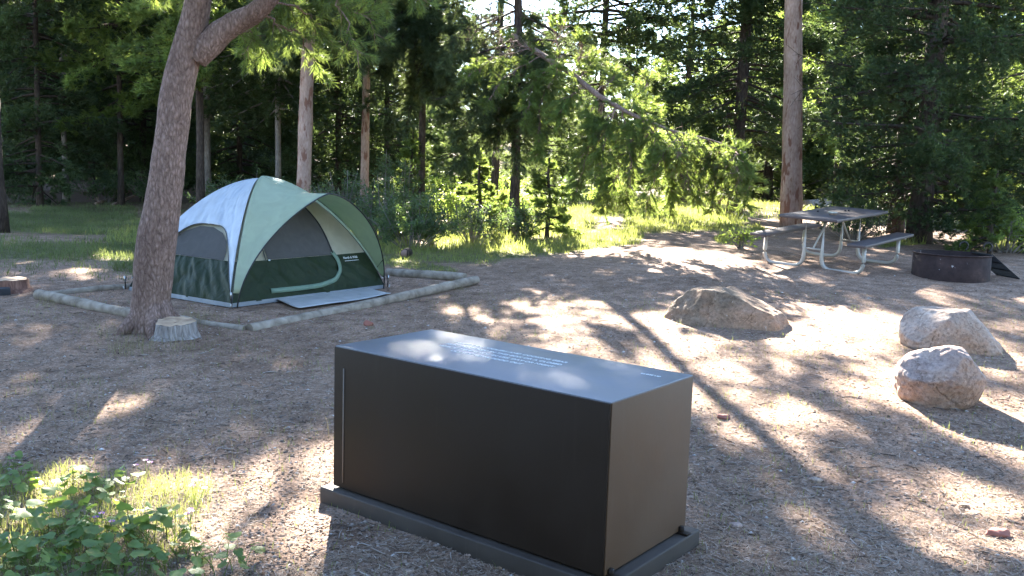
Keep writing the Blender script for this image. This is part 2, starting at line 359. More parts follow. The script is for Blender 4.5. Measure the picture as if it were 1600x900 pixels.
# ------------------------------------------------------------------ tent
def fabric(name, base, rough=.6, tr=.2, tcol=None, sheen=0, wr=.3, sc=6, spec=.4):
    m, t, b = mat(name, base, rough, 0, spec); v = coord(t)
    n = noise(t, v, sc, 3, .5, 1.2); w_ = noise(t, v, 900, 1)
    c = mix(t, 1.0, (base), ramp(t, n, [(.3, (.88, .88, .88)), (.7, (1.1, 1.1, 1.1))]), 'MULTIPLY'); t.links.new(c, b.inputs['Base Color'])
    bump(t, b, n, wr, .02)
    if tr:
        tl = t.nodes.new('ShaderNodeBsdfTranslucent'); tl.inputs[0].default_value = (*(tcol or base), 1)
        ms = t.nodes.new('ShaderNodeMixShader'); ms.inputs[0].default_value = tr
        t.links.new(b.outputs[0], ms.inputs[1]); t.links.new(tl.outputs[0], ms.inputs[2]); t.links.new(ms.outputs[0], t.nodes['Material Output'].inputs[0])
    return m
M['fly_blue'] = fabric('rainfly_pale_blue', (.53, .58, .64), .45, .2, (.6, .66, .7), spec=.7)
M['fly_green'] = fabric('rainfly_pale_green', (.46, .52, .37), .5, .35, (.58, .7, .46), spec=.5)
M['tent_green'] = fabric('tent_dark_green', (.022, .034, .016), .5, .04, wr=.8, spec=.12)
M['tent_beige'] = fabric('tent_beige', (.46, .43, .32), .7, .3, (.6, .56, .36))
M['tent_mesh'] = fabric('tent_window_mesh', (.085, .08, .075), .85, .1)
M['flap'] = fabric('tent_light_green_trim', (.17, .25, .18), .6, .1)
M['pole'] = mat('tent_pole_black', (.012, .013, .014), .35)[0]
M['floor'] = fabric('tent_floor_grey', (.2, .21, .22), .5, 0)
TA = np.array([-2.968, 9.734, .2]); TU = np.array([.567, .8237, 0]); TW, TD, TH = 2.38, 1.85, 1.34
tyaw = math.atan2(TU[1], TU[0]); TC = TA+TU*TW/2+np.array([-TU[1], TU[0], 0])*TD/2
tent = empty('dome_tent', TC, 'green and beige dome tent with pale blue rainfly on gravel pad', 'tent', rz=tyaw)
def rz_(z): return (1-np.clip(z/TH, 0, 1)**1.2)**.57
CR = {'front': ((-1, -1), (1, -1), (0, -1)), 'right': ((1, -1), (1, 1), (1, 0)), 'back': ((1, 1), (-1, 1), (0, 1)), 'left': ((-1, 1), (-1, -1), (-1, 0))}
def TS(side, a, z, off=0, fold=0):
    a = np.asarray(a, float); z = np.asarray(z, float); a, z = np.broadcast_arrays(a, z)
    c0, c1, n = CR[side]; r = rz_(z); kx = c0[0]+(c1[0]-c0[0])*(a+1)/2; ky = c0[1]+(c1[1]-c0[1])*(a+1)/2
    sag = -.035*(1-a*a)*np.sin(np.pi*np.clip(z/TH, 0, 1))
    P = np.stack([kx*TW/2*r, ky*TD/2*r, z], -1)
    f = 0
    if fold:
        q = np.stack([(a*1.2+z*1.1)*3, z*1.3-a, 0*a], -1).reshape(-1, 3); f = ((vn(q, 2.2, 3)-.5)+.5*(vn(q, 5, 9)-.5)).reshape(a.shape)*fold*(1-a**4)
    return P+np.array([n[0], n[1], .25])*(off+f+sag)[..., None] if np.ndim(off+f+sag) else P+np.array([n[0], n[1], .25])*(off+f+sag)
def panel(sides, z0, z1, off, name, matx, na=40, nz=20, amin=-1, amax=1, fold=0, solid=0):
    q = MB()
    for s in sides:
        A, U = np.meshgrid(np.linspace(amin, amax, na), 1-(1-np.linspace(0, 1, nz))**1.8)
        lo = z0(A) if callable(z0) else z0; hi = z1(A) if callable(z1) else z1
        q.grid(TS(s, A, lo+(hi-lo)*U, off, fold))
    o = q.build(name, matx, tent, smooth=True)
    if solid: solidify(o, solid)
    return o
ALLS = ('front', 'right', 'back', 'left')
panel(ALLS, .035, .46, 0, 'lower_wall', M['tent_green'], fold=.05, nz=40, na=90)
panel(ALLS, .46, TH, 0, 'upper_wall', M['tent_beige'], fold=.01, nz=26)
bf = panel(ALLS, 0, .045, .008, 'floor_tub', M['floor'], fold=.02, nz=4)
fl = MB(); fl.grid(np.array([[(-TW/2, -TD/2, .012), (TW/2, -TD/2, .012)], [(-TW/2, TD/2, .012), (TW/2, TD/2, .012)]])); fl.build('floor', M['floor'], tent)
def poly_panel(side, pts, off, name, matx, n=26, fold=0):
    # horizontal rows between left and right outline of a polygon in (a,z)
    pts = np.array(pts, float); z0, z1 = pts[:, 1].min(), pts[:, 1].max(); rows = []
    P2 = np.vstack([pts, pts[:1]])
    for z in np.linspace(z0+1e-4, z1-1e-4, n):
        xs_ = []
        for i in range(len(pts)):
            (a0, b0), (a1, b1) = P2[i], P2[i+1]
            if (b0-z)*(b1-z) <= 0 and b0 != b1: xs_.append(a0+(a1-a0)*(z-b0)/(b1-b0))
        rows.append(TS(side, np.linspace(min(xs_), max(xs_), 24), np.full(24, z), off, fold))
    q = MB(); q.grid(np.array(rows)); return q.build(name, matx, tent, smooth=True)
win = lambda: [(-.70, .462), (.69, .462), (.70, .55), (.62, .66), (.45, .74), (.1, .795), (-.3, .795), (-.62, .72), (-.75, .6)]
for s in ('left', 'right', 'back'): part_label(poly_panel(s, win(), .007, 'mesh_window', M['tent_mesh']), 'arched dark mesh window')
door = [(-.56, .462), (-.64, .66), (-.55, .86), (-.3, 1.06), (.1, 1.16), (.5, 1.03), (.53, .82), (.47, .462)]
poly_panel('front', door, .009, 'door_mesh', M['tent_mesh'])
def ribbon(side, pts, w_, off, name, matx, sub=6, lift=0):
    pts = np.array(pts, float); t = np.linspace(0, len(pts)-1, (len(pts)-1)*sub+1)
    A = np.interp(t, range(len(pts)), pts[:, 0]); Z = np.interp(t, range(len(pts)), pts[:, 1])
    for _ in range(3):
        A[1:-1] = (A[:-2]+A[1:-1]*2+A[2:])/4; Z[1:-1] = (Z[:-2]+Z[1:-1]*2+Z[2:])/4
    P = TS(side, A, Z, off); Pn = TS(side, A, Z, off+.05)-P; tg = np.gradient(P, axis=0); sd = np.cross(tg, Pn); sd /= np.linalg.norm(sd, axis=1)[:, None]
    q = MB(); q.grid(np.stack([P-sd*w_/2, P+sd*w_/2], 1)); o = q.build(name, matx, tent, smooth=True); solidify(o, .004, 1); return o
ribbon('front', [(.46, .50), (.49, .40), (.46, .28), (.33, .17), (.1, .125), (-.2, .12), (-.55, .125)], .055, .014, 'door_flap_trim', M['flap'])
ribbon('front', [(.46, .48), (.53, .82), (.5, 1.03), (.3, 1.12)], .014, .016, 'zip', M['pole'])
ribbon('front', [(-.60, .46), (-.70, .72)], .012, .016, 'zip', M['pole'])
# brand writing on the lower wall
Pt = TS('front', np.array([.69]), np.array([.40]), .02)[0]
nslope = TS('front', .69, .44, .02)-TS('front', .69, .36, .02); tilt = math.atan2(nslope[2], nslope[1])
text_mesh('North & Wild', .042, M['letter'], tent, 'brand_lettering', Matrix.Translation(Vector(Pt))@Matrix.Rotation(tilt, 4, 'X'))
ribbon('front', [(.58, .375), (.80, .375)], .005, .02, 'lettering_underline', M['letter'])
tg_ = MB().box(Vector(TS('front', -.55, .455, .02)), (.012, .006, .008), bev=.003).build('toggle', M['letter'], tent)
# rainfly: side panels with arched lower edge
def zed(a): return .13+.69*(1-np.abs(a)**4.2)
fb = panel(('left', 'back'), zed, TH-.001, .035, 'rainfly_blue_panel', M['fly_blue'], nz=40, na=90, fold=.03); solidify(fb, .003)
panel(('right',), zed, TH-.001, .035, 'rainfly_green_panel', M['fly_green'], nz=40, na=90, fold=.03)
HH = 1.21
def hoop(ph):           # ph 0..pi  from the left foot to the right foot
    z = HH*np.sin(ph)**.95; s = np.cos(ph); r = (1-np.clip(z/HH, 0, 1)**1.9); ex = np.where(s > 0, .8, .62)
    x = -np.sign(s)*1.14*r**ex; y = -TD/2-.03-.19*np.sin(ph)
    return np.stack([x, y, z], -1)
def mainpole(ph):       # A -> apex -> B
    z = TH*np.sin(ph)**1.15; r = rz_(z); x = -np.sign(np.cos(ph))*TW/2*r; y = -TD/2*r
    return np.stack([x, y, z+.038], -1)+np.array([0, -.012, 0])
zt = .13
for nm, p0, p1 in (('rainfly_awning_left', .115, np.pi/2), ('rainfly_awning_right', np.pi/2, np.pi-.115)):
    ph = np.linspace(p0, p1, 40); a = mainpole(ph); b = hoop(ph); rows = []
    for k in np.linspace(0, 1, 14):
        q = a*(1-k)+b*k; q[:, 2] -= .07*np.sin(np.pi*k)*np.sin(ph)**2; rows.append(q)
    q = MB(); q.grid(np.array(rows)); o = q.build('rainfly_awning', M['fly_green'], tent, smooth=True); solidify(o, .003)
# poles
ph = np.linspace(.0, np.pi, 60); q = MB(); q.tube(hoop(ph), .008, 6); q.build('awning_pole', M['pole'], tent)
for sx in (1, -1):
    zz = np.concatenate([np.linspace(0, .96, 30), [.975, .985, .993, .998, 1]])*TH
    Pq = [(sx*s*TW/2*rz_(z), s*TD/2*rz_(z), z*.985+.004) for s in (-1,) for z in zz]+[(sx*s*TW/2*rz_(z), s*TD/2*rz_(z), z*.985+.004) for s in (1,) for z in zz[::-1][1:]]
    q = MB(); q.tube(Pq, .0065, 6); q.build('tent_pole', M['pole'], tent)
# seam tape on corner edges of the fly and black edging
def edging(pts, r, name): q = MB(); q.tube(pts, r, 5); return q.build(name, M['pole'], tent)
for s in ('left', 'back', 'right'):
    A = np.linspace(-.99, .99, 60); edging(TS(s, A, zed(A), .036), .0045, 'fly_edge_piping')
# webbing straps and stakes at the feet
M['steel'] = mat('stake_steel', (.5, .5, .5), .35, 1)[0]
for sx, sy in ((-1, -1), (1, -1), (1, 1), (-1, 1)):
    c = np.array([sx*TW/2, sy*TD/2, 0]); q = MB()
    q.tube([c+np.array([sx*.02, sy*.02, .16]), c+np.array([sx*.03, sy*.03, .10]), c+np.array([sx*.025, sy*.025, .02])], .007, 6)
    q.build('webbing_strap', M['pole'], tent)
    q = MB(); q.tube([c+np.array([sx*.045, sy*.045, .05]), c+np.array([sx*.04, sy*.04, .02]), c+np.array([sx*.02, sy*.02, -.06])], .006, 6); q.tube([c+np.array([sx*.028, sy*.028, .10]), c+np.array([sx*.034, sy*.034, .17])], .009, 6)
    q.build('stake', M['steel'], tent)
# lower cross straps at the right foot
q = MB(); q2 = MB(); h1 = hoop(np.array([np.pi-.12]))[0]; q.tube([h1, mainpole(np.array([np.pi-.12]))[0]], .005, 5); h2 = hoop(np.array([np.pi-.30]))[0]; q2.tube([h2, mainpole(np.array([np.pi-.22]))[0]], .005, 5); q.build('webbing_strap', M['pole'], tent); q2.build('webbing_strap', M['pole'], tent)
LITP += [(*spt(*(TC+[-.05, .0, 1.34])), .16), (*spt(*(TC+[.25, -.28, 1.27])), .09), (*spt(*(TC+[.55, -.25, 1.1])), .1)]
# door mat
M['tarp'] = fabric('grey_mat', (.42, .42, .42), .6, 0, wr=.6, sc=4)
mt = []
mc = [at(416, 468), at(470, 486), at(608, 462), at(560, 448)]
for u in np.linspace(0, 1, 30):
    row = []
    for v_ in np.linspace(0, 1, 16):
        L0 = mc[0]*(1-v_)+mc[1]*v_ if True else 0
        p_ = (mc[0]*(1-u)+mc[3]*u)*(1-v_)+(mc[1]*(1-u)+mc[2]*u)*v_
        z = max(.2, float(g(p_[0], p_[1])))+.018+.02*(float(vn([[p_[0]*3, p_[1]*3, 0]], 1)[0])-.3)
        row.append((p_[0]+.02*math.sin(v_*5+u*3), p_[1]-.05*math.sin(math.pi*u)*v_, z))
    mt.append(row)
q = MB(); q.grid(np.array(mt)); mo = q.build('door_mat', M['tarp'], smooth=True); solidify(mo, .006, 1)
tag(mo, 'grey woven mat laid on the ground before the tent door', 'mat')

# ------------------------------------------------------------------ timbers round the pad
M['timber'] = barkmat('weathered_timber', [(.2, (.12, .095, .075)), (.6, (.29, .25, .2)), (1, (.42, .37, .31))], (3, 3, 3), .5, .01)
M['timber_end'] = mat('timber_end', (.06, .045, .035), .9)[0]
def timber(p0, p1, r, label, dz0=0, dz1=0, seed=0):
    p0 = np.array(p0, float); p1 = np.array(p1, float); p0[2] = g(p0[0], p0[1])+r*.55+dz0; p1[2] = g(p1[0], p1[1])+r*.55+dz1
    L = np.linalg.norm(p1-p0); mid = (p0+p1)/2; o = empty('landscape_timber', mid, label, 'timber', 'timbers edging the tent pad')
    t = np.linspace(0, 1, 26)[:, None]; P = p0*(1-t)+p1*t-mid
    P[:, 2] += .008*np.sin(t[:, 0]*5+seed)
    q = MB(); q.tube(P, r*(1-.06*t[:, 0]), 16, wob=.16, seed=seed); o2 = q.build('log', M['timber'], o, smooth=False); autosmooth(o2, 50)
    return o
timber(at(60, 467), at(212, 496), .062, 'round grey timber on the left edge of the tent pad beside the pine trunk', seed=1)
timber(at(262, 497), at(383, 514), .045, 'sunken timber between the pine trunk and the near corner of the tent pad', seed=2, dz0=-.015, dz1=-.03)
timber(at(390, 515), at(744, 443), .06, 'longest timber along the front of the tent pad under the door mat', seed=3, dz0=-.03, dz1=.02)
timber(at(606, 430), at(726, 439), .065, 'thick timber on the right side of the tent pad behind the tent', seed=4, dz1=.01)
timber(at(64, 464), at(215, 450), .04, 'thin pale timber along the far left edge of the tent pad', seed=5, dz0=-.01)

# ------------------------------------------------------------------ rocks
def rockmat(name, c1, c2, c3, sc=4):
    m, t, b = mat(name, c1, .9, 0, .25); v = coord(t)
    n = noise(t, v, sc, 6, .65); n2 = noise(t, v, 35, 4, .7); n3 = noise(t, v, 1.7, 3)
    c = ramp(t, n, [(.3, c1), (.5, c2), (.72, c3)])
    c = mix(t, ramp(t, n3, [(.42, (0, 0, 0)), (.6, (.75, .75, .75))]), c, (.36, .22, .14))
    c = mix(t, 1.0, c, ramp(t, n2, [(.3, (.55, .55, .55)), (.5, (1, 1, 1)), (.7, (1.3, 1.3, 1.3))]), 'MULTIPLY')
    c = mix(t, ramp(t, n2, [(.66, (0, 0, 0)), (.72, (.8, .8, .8))]), c, (.6, .58, .55))
    vc = N(t, 'TexVoronoi', feature='DISTANCE_TO_EDGE'); vc.inputs['Scale'].default_value = 2.6; dv = mix(t, .25, v, n2, 'ADD'); t.links.new(dv, vc.inputs['Vector']); cr_ = ramp(t, vc.outputs['Distance'], [(0, (.35, .3, .27)), (.02, (1, 1, 1))]); c = mix(t, .8, c, mix(t, 1.0, c, cr_, 'MULTIPLY'))
    t.links.new(c, b.inputs['Base Color'])
    s = N(t, 'Math', operation='MULTIPLY_ADD'); t.links.new(n2, s.inputs[0]); s.inputs[1].default_value = .35; t.links.new(n, s.inputs[2])
    bump(t, b, s.outputs[0], .8, .03); return m
M['rock_a'] = rockmat('brown_grey_boulder', (.11, .08, .056), (.19, .14, .098), (.28, .22, .165))
M['rock_b'] = rockmat('pale_boulder', (.26, .2, .16), (.38, .31, .26), (.5, .45, .4))
M['rock_c'] = rockmat('red_grey_boulder', (.24, .16, .13), (.38, .30, .27), (.5, .47, .46), 3)
def rock(center, planes, dims, seed, matx, label, rz=0, name='boulder', sub=6, rough=.05, nn=1.0):
    bm = bmesh.new(); bmesh.ops.create_icosphere(bm, subdivisions=sub, radius=1)
    V = np.array([v.co[:] for v in bm.verts])
    V = V*(1+.16*(vn(V, 1.1, seed)-.5)[:, None]*2*nn)
    for (nx, ny, nz, d) in planes:
        nv = np.array([nx, ny, nz], float); nv /= np.linalg.norm(nv); e = V@nv-d; k = e > 0
        V[k] -= nv*(e[k]*.88)[:, None]
    V = V*(1+rough*((vn(V, 3.3, seed+5)-.5)*1.6+.8*(vn(V, 8, seed+8)-.5)+.7*np.abs(vn(V, 6, seed+1)-.5)+.4*(vn(V, 22, seed+2)-.5))[:, None])
    V = V*np.array(dims)
    for v, c in zip(bm.verts, V): v.co = c
    q = MB().bm(bm); bm.free(); o = q.build(name, matx, smooth=True, loc=center, rz=rz)
    return tag(o, label, 'rock')
c1 = at(1132, 505); c1[2] -= .05; c1[0]+=0; c1[1] += .25
rock(c1+np.array([.04, -.14, -.05]), [(-.9, -.4, .5, .80), (.5, -.2, 1, .74), (-.2, -1, .5, .70), (0, 0, 1, .84)], (.66, .5, .50), 3, M['rock_a'], 'wide brown boulder with a pointed hump nearest to the picnic table', 0)
c2 = at(1487, 548); c2[1] += .2
rock(c2+np.array([.07, .02, .035]), [(0, 0, 1, .74), (-.7, -.5, .8, .78), (.85, -.3, .7, .7), (-.1, -1, .2, .72), (.3, -.8, .6, .75)], (.47, .42, .40), 9, M['rock_b'], 'broad flat-topped pale boulder standing behind the rounded one', -.1)
c3 = at(1462, 628); c3[1] += .14
rock(c3+np.array([.01, -.13, .14]), [(-.6, -.5, .75, .82), (.8, -.4, .5, .9), (.2, -.9, .3, .9), (-.2, .3, 1, .9)], (.34, .30, .275), 21, M['rock_c'], 'smaller rounded boulder grey above and reddish below, in front of the pale boulder', .2)
cr = at(576, 508); rock(cr+np.array([0, 0, .02]), [(0, -1, .4, .6), (.5, .2, 1, .6)], (.05, .045, .04), 2, mat('red_brick_stone', (.3, .12, .09), .9)[0], 'fist-sized reddish stone on the dirt between tent and storage box', name='stone', sub=3)

# ------------------------------------------------------------------ picnic table
M['table_top'] = painted('table_brown_boards', (.06, .042, .04), .5, (.10, .08, .08), .7, .6)
M['galv'] = mat('galvanised_tube', (.42, .39, .35), .5, .35)[0]
# layout: near end corners at (1216,335)-(1308,347); long axis to (1380,326)
def plane_pt(px, py, c, sl_, yc=12.8):
    d = rays(np.array([px]), np.array([py]))[0]; t = (c-sl_*yc-CH)/(d[2]-sl_*d[1]); return d*t+np.array([0, 0, CH])
TZ, TSL = 1.235, .064        # the ground rises away here, and the table stands on the slope
n0, n1, f0, f1 = [plane_pt(*q_, TZ, TSL) for q_ in ((1309, 344), (1216, 334.5), (1380, 327), (1285, 323))]
ex = (n0-n1)/np.linalg.norm(n0-n1); ey_ = (f0-n0)/np.linalg.norm(f0-n0)+(f1-n1)/np.linalg.norm(f1-n1); ey_ -= ex*(ey_@ex); ey_ /= np.linalg.norm(ey_); ez = np.cross(ex, ey_)
TWd, TLn = np.linalg.norm(n0-n1)*.99, 1.95
tc = (n0+n1)/2+ey_*TLn/2-ez*.765
tb = empty('picnic_table', tc, 'dark brown picnic table with attached benches on curved metal tube frames', 'picnic table')
tb.rotation_euler = Matrix(((ex[0], ey_[0], ez[0]), (ex[1], ey_[1], ez[1]), (ex[2], ey_[2], ez[2]))).to_euler()
MB().box((0, 0, .745), (TWd/2, TLn/2, .02), bev=.008).build('tabletop', M['table_top'], tb)
BX = .70
for s in (-1, 1): MB().box((s*BX, 0, .445), (.125, TLn/2, .02), bev=.008).build('bench_seat', M['table_top'], tb)
def bend(pts, r=.09, n=6):
    out = [np.array(pts[0], float)]
    for i in range(1, len(pts)-1):
        a, b, c = map(lambda p: np.array(p, float), pts[i-1:i+2]); u = (a-b)/np.linalg.norm(a-b); v = (c-b)/np.linalg.norm(c-b)
        rr = min(r, np.linalg.norm(a-b)*.48, np.linalg.norm(c-b)*.48)
        p0, p1 = b+u*rr, b+v*rr
        for k in np.linspace(0, 1, n): out.append((1-k)**2*p0+2*k*(1-k)*b+k*k*p1)
    out.append(np.array(pts[-1], float)); return np.array(out)
for e in (-1, 1):
    ey = e*(TLn/2-.30)
    for s in (-1, 1):
        q = MB(); q.tube(bend([(s*.13, ey, .72), (s*.13, ey, .03), (s*(BX+.02), ey, .03), (s*(BX+.01), ey, .42)], .17, 9), .027, 12)
        o = q.build('leg', M['galv'], tb, smooth=True)
    MB().box((0, ey, .712), (.34, .028, .012), bev=.003).build('cross_bracket', M['galv'], tb)
    for s in (-1, 1): MB().box((s*BX, ey, .417), (.11, .028, .008), bev=.002).build('bench_bracket', M['galv'], tb)
    q = MB(); q.tube([(0, ey*.3, .715), (.0, ey, .30)], .014, 8); q.tube([(-.13, ey, .30), (.13, ey, .30)], .014, 8); q.build('brace', M['galv'], tb, smooth=True)
# small things lying on the table: bits of bark and cones
def debris(px, py, dims, seed, c, label, name, cat):
    P = plane_pt(px, py, TZ+.01, TSL); o = rock(P, [(0, 0, 1, .7), (1, .3, .2, .7)], dims, seed, mat('debris', c, .9)[0], label, name=name, sub=3, rough=.3); o['category'] = cat
debris(1301, 332, (.07, .04, .012), 4, (.5, .5, .42), 'pale curled strip of bark lying on the picnic table', 'bark_strip', 'bark')
debris(1302, 335, (.05, .03, .02), 5, (.2, .14, .1), 'brown bark chunk at the near edge of the picnic table', 'bark_chunk', 'bark')
for i, (px, py, lb) in enumerate([(1321, 329, 'left one of two tiny dark cones on the picnic table'), (1326, 329, 'right one of two tiny dark cones on the picnic table'), (1278, 330, 'tiny dark cone alone near the left edge of the picnic table')]):
    debris(px, py, (.016, .016, .016), 8+i, (.03, .025, .03), lb, 'small_cone', 'cone')

# ------------------------------------------------------------------ fire ring
def rustmat():
    m, t, b = mat('rusted_steel', (.06, .04, .04), .85, .2, .3); v = coord(t); n = noise(t, v, 6, 5, .7); n2 = noise(t, v, 13, 3, .6)
    c = ramp(t, n, [(.3, (.022, .015, .015)), (.6, (.055, .035, .032)), (.8, (.10, .062, .052))])
    c = mix(t, ramp(t, n2, [(.70, (0, 0, 0)), (.73, (.9, .9, .9))]), c, (.4, .38, .36)); t.links.new(c, b.inputs['Base Color']); bump(t, b, n, .4, .01); return m
M['iron'] = mat('sooty_iron', (.03, .026, .026), .45, .5)[0]; M['rust'] = rustmat(); M['soot'] = mat('soot_black', (.008, .008, .009), .8)[0]
fc = at(1487, 434); fc = np.array([fc[0], fc[1]+.05, fc[2]-.02])
fr = empty('fire_ring', fc, 'rusty steel fire ring with a black hinged grate and coil handles', 'fire ring', rz=.1)
def ringm(r0, r1, z0, z1, n=64):
    th = np.linspace(0, 2*np.pi, n+1); prof = [(r0, z0), (r0, z1-.004), (r0-.008, z1), (r1+.004, z1), (r1, z1-.006), (r1, z0)]
    P = np.array([[(r*math.cos(a)*(1+.006*math.sin(3*a)), r*math.sin(a), z+(.004*math.sin(2*a+1) if z > .1 else 0)) for a in th] for r, z in prof]); q = MB(); q.grid(P); return q
RR = .485
ringm(RR, RR-.012, -.03, .33).build('ring_wall', M['rust'], fr, smooth=True)
q = MB(); th = np.linspace(0, 2*np.pi, 65); q.tube(np.stack([RR*np.cos(th), RR*np.sin(th), 0*th+.335], 1), .011, 6, cap=False); q.build('rim', M['rust'], fr, smooth=True)
q = MB(); th = np.linspace(0, 2*np.pi, 33); P = np.array([[(r*math.cos(a), r*math.sin(a), .08+.02*math.sin(a*5+r*20)) for a in th] for r in (0.001, .2, .35, RR-.015)]); q.grid(P); q.build('ash_bed', M['soot'], fr, smooth=True)
gt = MB()
G0 = np.array([RR-.06, -.25, .34]); G1 = np.array([RR-.06, .25, .34]); dn = np.array([.40, 0, -.30])
for k in np.linspace(0, 1, 13): a = G0*(1-k)+G1*k; gt.tube([a, a+dn], .008, 5)
for k in (0, .33, .66, 1): gt.tube([G0+dn*k, G1+dn*k], .011, 5)
gt.build('grate', M['soot'], fr)
for hx_, hy_ in ((.17, .12), (.44, .0)):
    P = [(hx_, hy_, .325), (hx_, hy_, .41)]+[(hx_+.06-.06*math.cos(a), hy_, .43+.06*math.sin(a)) for a in np.linspace(0, 1.35*np.pi, 20)]
    q = MB(); q.tube(P, .011, 8); q.build('coil_handle', M['iron'], fr, smooth=True)

# ------------------------------------------------------------------ foliage builders
def rnd_unit(rng, n):
    v = rng.normal(size=(n, 3)); return v/np.linalg.norm(v, axis=1)[:, None]
def needles(P, D, n, ln, wd, spread, rng, back=.6):
    K = len(P); P = np.repeat(P, n, 0); D = np.repeat(D, n, 0)
    d = D+spread*rnd_unit(rng, K*n); d /= np.linalg.norm(d, axis=1)[:, None]+1e-9
    L = ln*(.7+.6*rng.rand(K*n))[:, None]; s = np.cross(d, rnd_unit(rng, K*n)); s /= np.linalg.norm(s, axis=1)[:, None]+1e-9
    o = P-D*(rng.rand(K*n)*back*ln)[:, None]; s = s*wd/2
    V = np.stack([o-s, o+s, o+d*L], 1).reshape(-1, 3); return V
def tri_mesh(name, V, m): return raw_mesh(name, V, np.arange(len(V)).reshape(-1, 3), m)
NT = [0]
def tree(x, y, H, cb, cr, tr, seed, label, name='pine_tree', cat='tree', group=None, lean=(0, 0), bark='bark_dark', leaf='needle_dark', per_m=5.0, tuft=14, nn=11, ln=.10, wd=.012,
         droop=.25, upang=.25, prof='cone', filt=True, ff=0.0, z0=None, trunk_pts=None, spread=.8, cull=.42, skip=None, twigs=True, flare=.35, tn=12, dead=0):
    rng = np.random.RandomState(seed); z = float(g(x, y)) if z0 is None else z0
    o = empty(name, (x, y, z), label, cat, group)
    t = np.linspace(0, 1, 28)
    if trunk_pts is None:
        TP = np.stack([lean[0]*H*t+.12*np.sin(t*6+seed)*t*(1-t), lean[1]*H*t+.1*np.sin(t*5+seed*2)*t*(1-t), t*H], 1); TP[0, 2] = -.15
        TR = tr*(1-t)**.75*.95+.015; TR[0] *= 1+flare; TR[1] *= 1+flare*.3
        tp_z = TP[:, 2]
    mbk = MB(); mbk.tube(TP, TR, tn, wob=.18, seed=seed)
    lt = MB(); TPs = []; TDs = []
    tuft = tuft*2.3; wd = wd*1.45; ln = ln*1.1
    nl = int((H-cb)*per_m*1.25)
    for i in range(nl):
        zb = cb+(H-cb)*((i+rng.rand())/nl)**.95; u = (zb-cb)/(H-cb)
        if prof == 'cone': R0 = cr*(1-u)**.75*(.6+.4*min(1, u*6+.3))
        elif prof == 'round': R0 = cr*(np.sin(np.pi*min(1, .15+u*.85))**.6)
        else: R0 = cr*(1-u*.75)*(.5+.5*rng.rand())
        Ln = R0*(.65+.5*rng.rand()); az = rng.rand()*2*np.pi; ua = upang*(1.6*u-.3)+rng.normal()*.15
        b0 = np.array([np.interp(zb, TP[:, 2], TP[:, 0]), np.interp(zb, TP[:, 2], TP[:, 1]), zb])
        d = np.array([math.cos(az)*math.cos(ua), math.sin(az)*math.cos(ua), math.sin(ua)]); sd = np.array([-math.sin(az), math.cos(az), 0])
        s = np.linspace(0, 1, 6)[:, None]
        LP = b0+d*Ln*s+np.array([0, 0, -1])*droop*Ln*s**2+sd*Ln*.12*rng.normal()*s**2+np.array([0, 0, 1.])*.1*Ln*s**4
        nt_ = max(3, int(tuft*Ln)); ss = .18+.85*rng.rand(nt_)**.8
        pp = np.stack([np.interp(ss, s[:, 0], LP[:, k]) for k in range(3)], 1); sgn = np.sign(rng.rand(nt_)-.5)
        lat = sd[None]*(sgn*(.08+.42*rng.rand(nt_))*Ln*(1.05-ss)*.9)[:, None]+d[None]*(rng.rand(nt_)*.12*Ln)[:, None]
        vz = (rng.normal(size=nt_)*.06*Ln-.18*np.linalg.norm(lat, axis=1))
        P = pp+lat; P[:, 2] += vz
        Dd = lat/(np.linalg.norm(lat, axis=1)[:, None]+1e-6)*.7+d*.8+np.array([0, 0, .25])+.4*rnd_unit(rng, nt_); Dd /= np.linalg.norm(Dd, axis=1)[:, None]
        if filt:
            W = P+np.array([x, y, z]); kp = (sunfilter(W) & sunfilter(W+Dd*ln*.8)) | ((rng.rand(nt_) < ff) & (W[:, 2] < .3+W[:, 1]*.22))
            if kp.mean() < .3: continue
            if zb > .22*y+.3 and sunfilter(LP+np.array([x, y, z])).mean() < .55: continue
            if skip is not None and skip(W).mean() > .4: continue
            pp, P, Dd = pp[kp], P[kp], Dd[kp]
        lt.tube(LP, np.linspace(.012+.014*Ln, .004, 6), 4, cap=False)
        TPs.append(P); TDs.append(Dd)
        if twigs:
            for k in range(0, len(P), 6): lt.tube([pp[k], P[k]], [.006, .003], 3, cap=False)
    P = np.vstack(TPs); Dd = np.vstack(TDs); W = P+np.array([x, y, z])
    keep = vn(W, 1.7, seed*.37) > cull-.18*rng.rand(len(W))
    if skip is not None: keep &= ~skip(W)
    P = P[keep]; Dd = Dd[keep]
    # crown's limbs belong to the crown
    mbk.build('trunk', M[bark], o, smooth=True)
    Vn = needles(P, Dd, nn, ln, wd, spread, rng)
    me = lt.mesh('c', M[bark]); nv = len(me.vertices)
    LV = np.vstack(lt.V); LQ = np.vstack(lt.Q)
    V = np.vstack([LV, Vn]); T = np.arange(len(Vn)).reshape(-1, 3)+len(LV)
    bpy.data.meshes.remove(me)
    link('crown', raw_mesh('crown', V, T, [M[leaf], M[bark]], midx=np.concatenate([np.zeros(len(T)), np.ones(len(LQ))]), T4=LQ), o)
    NT[0] += len(T); return o
def X(px, y): return (px-800)/F_*y

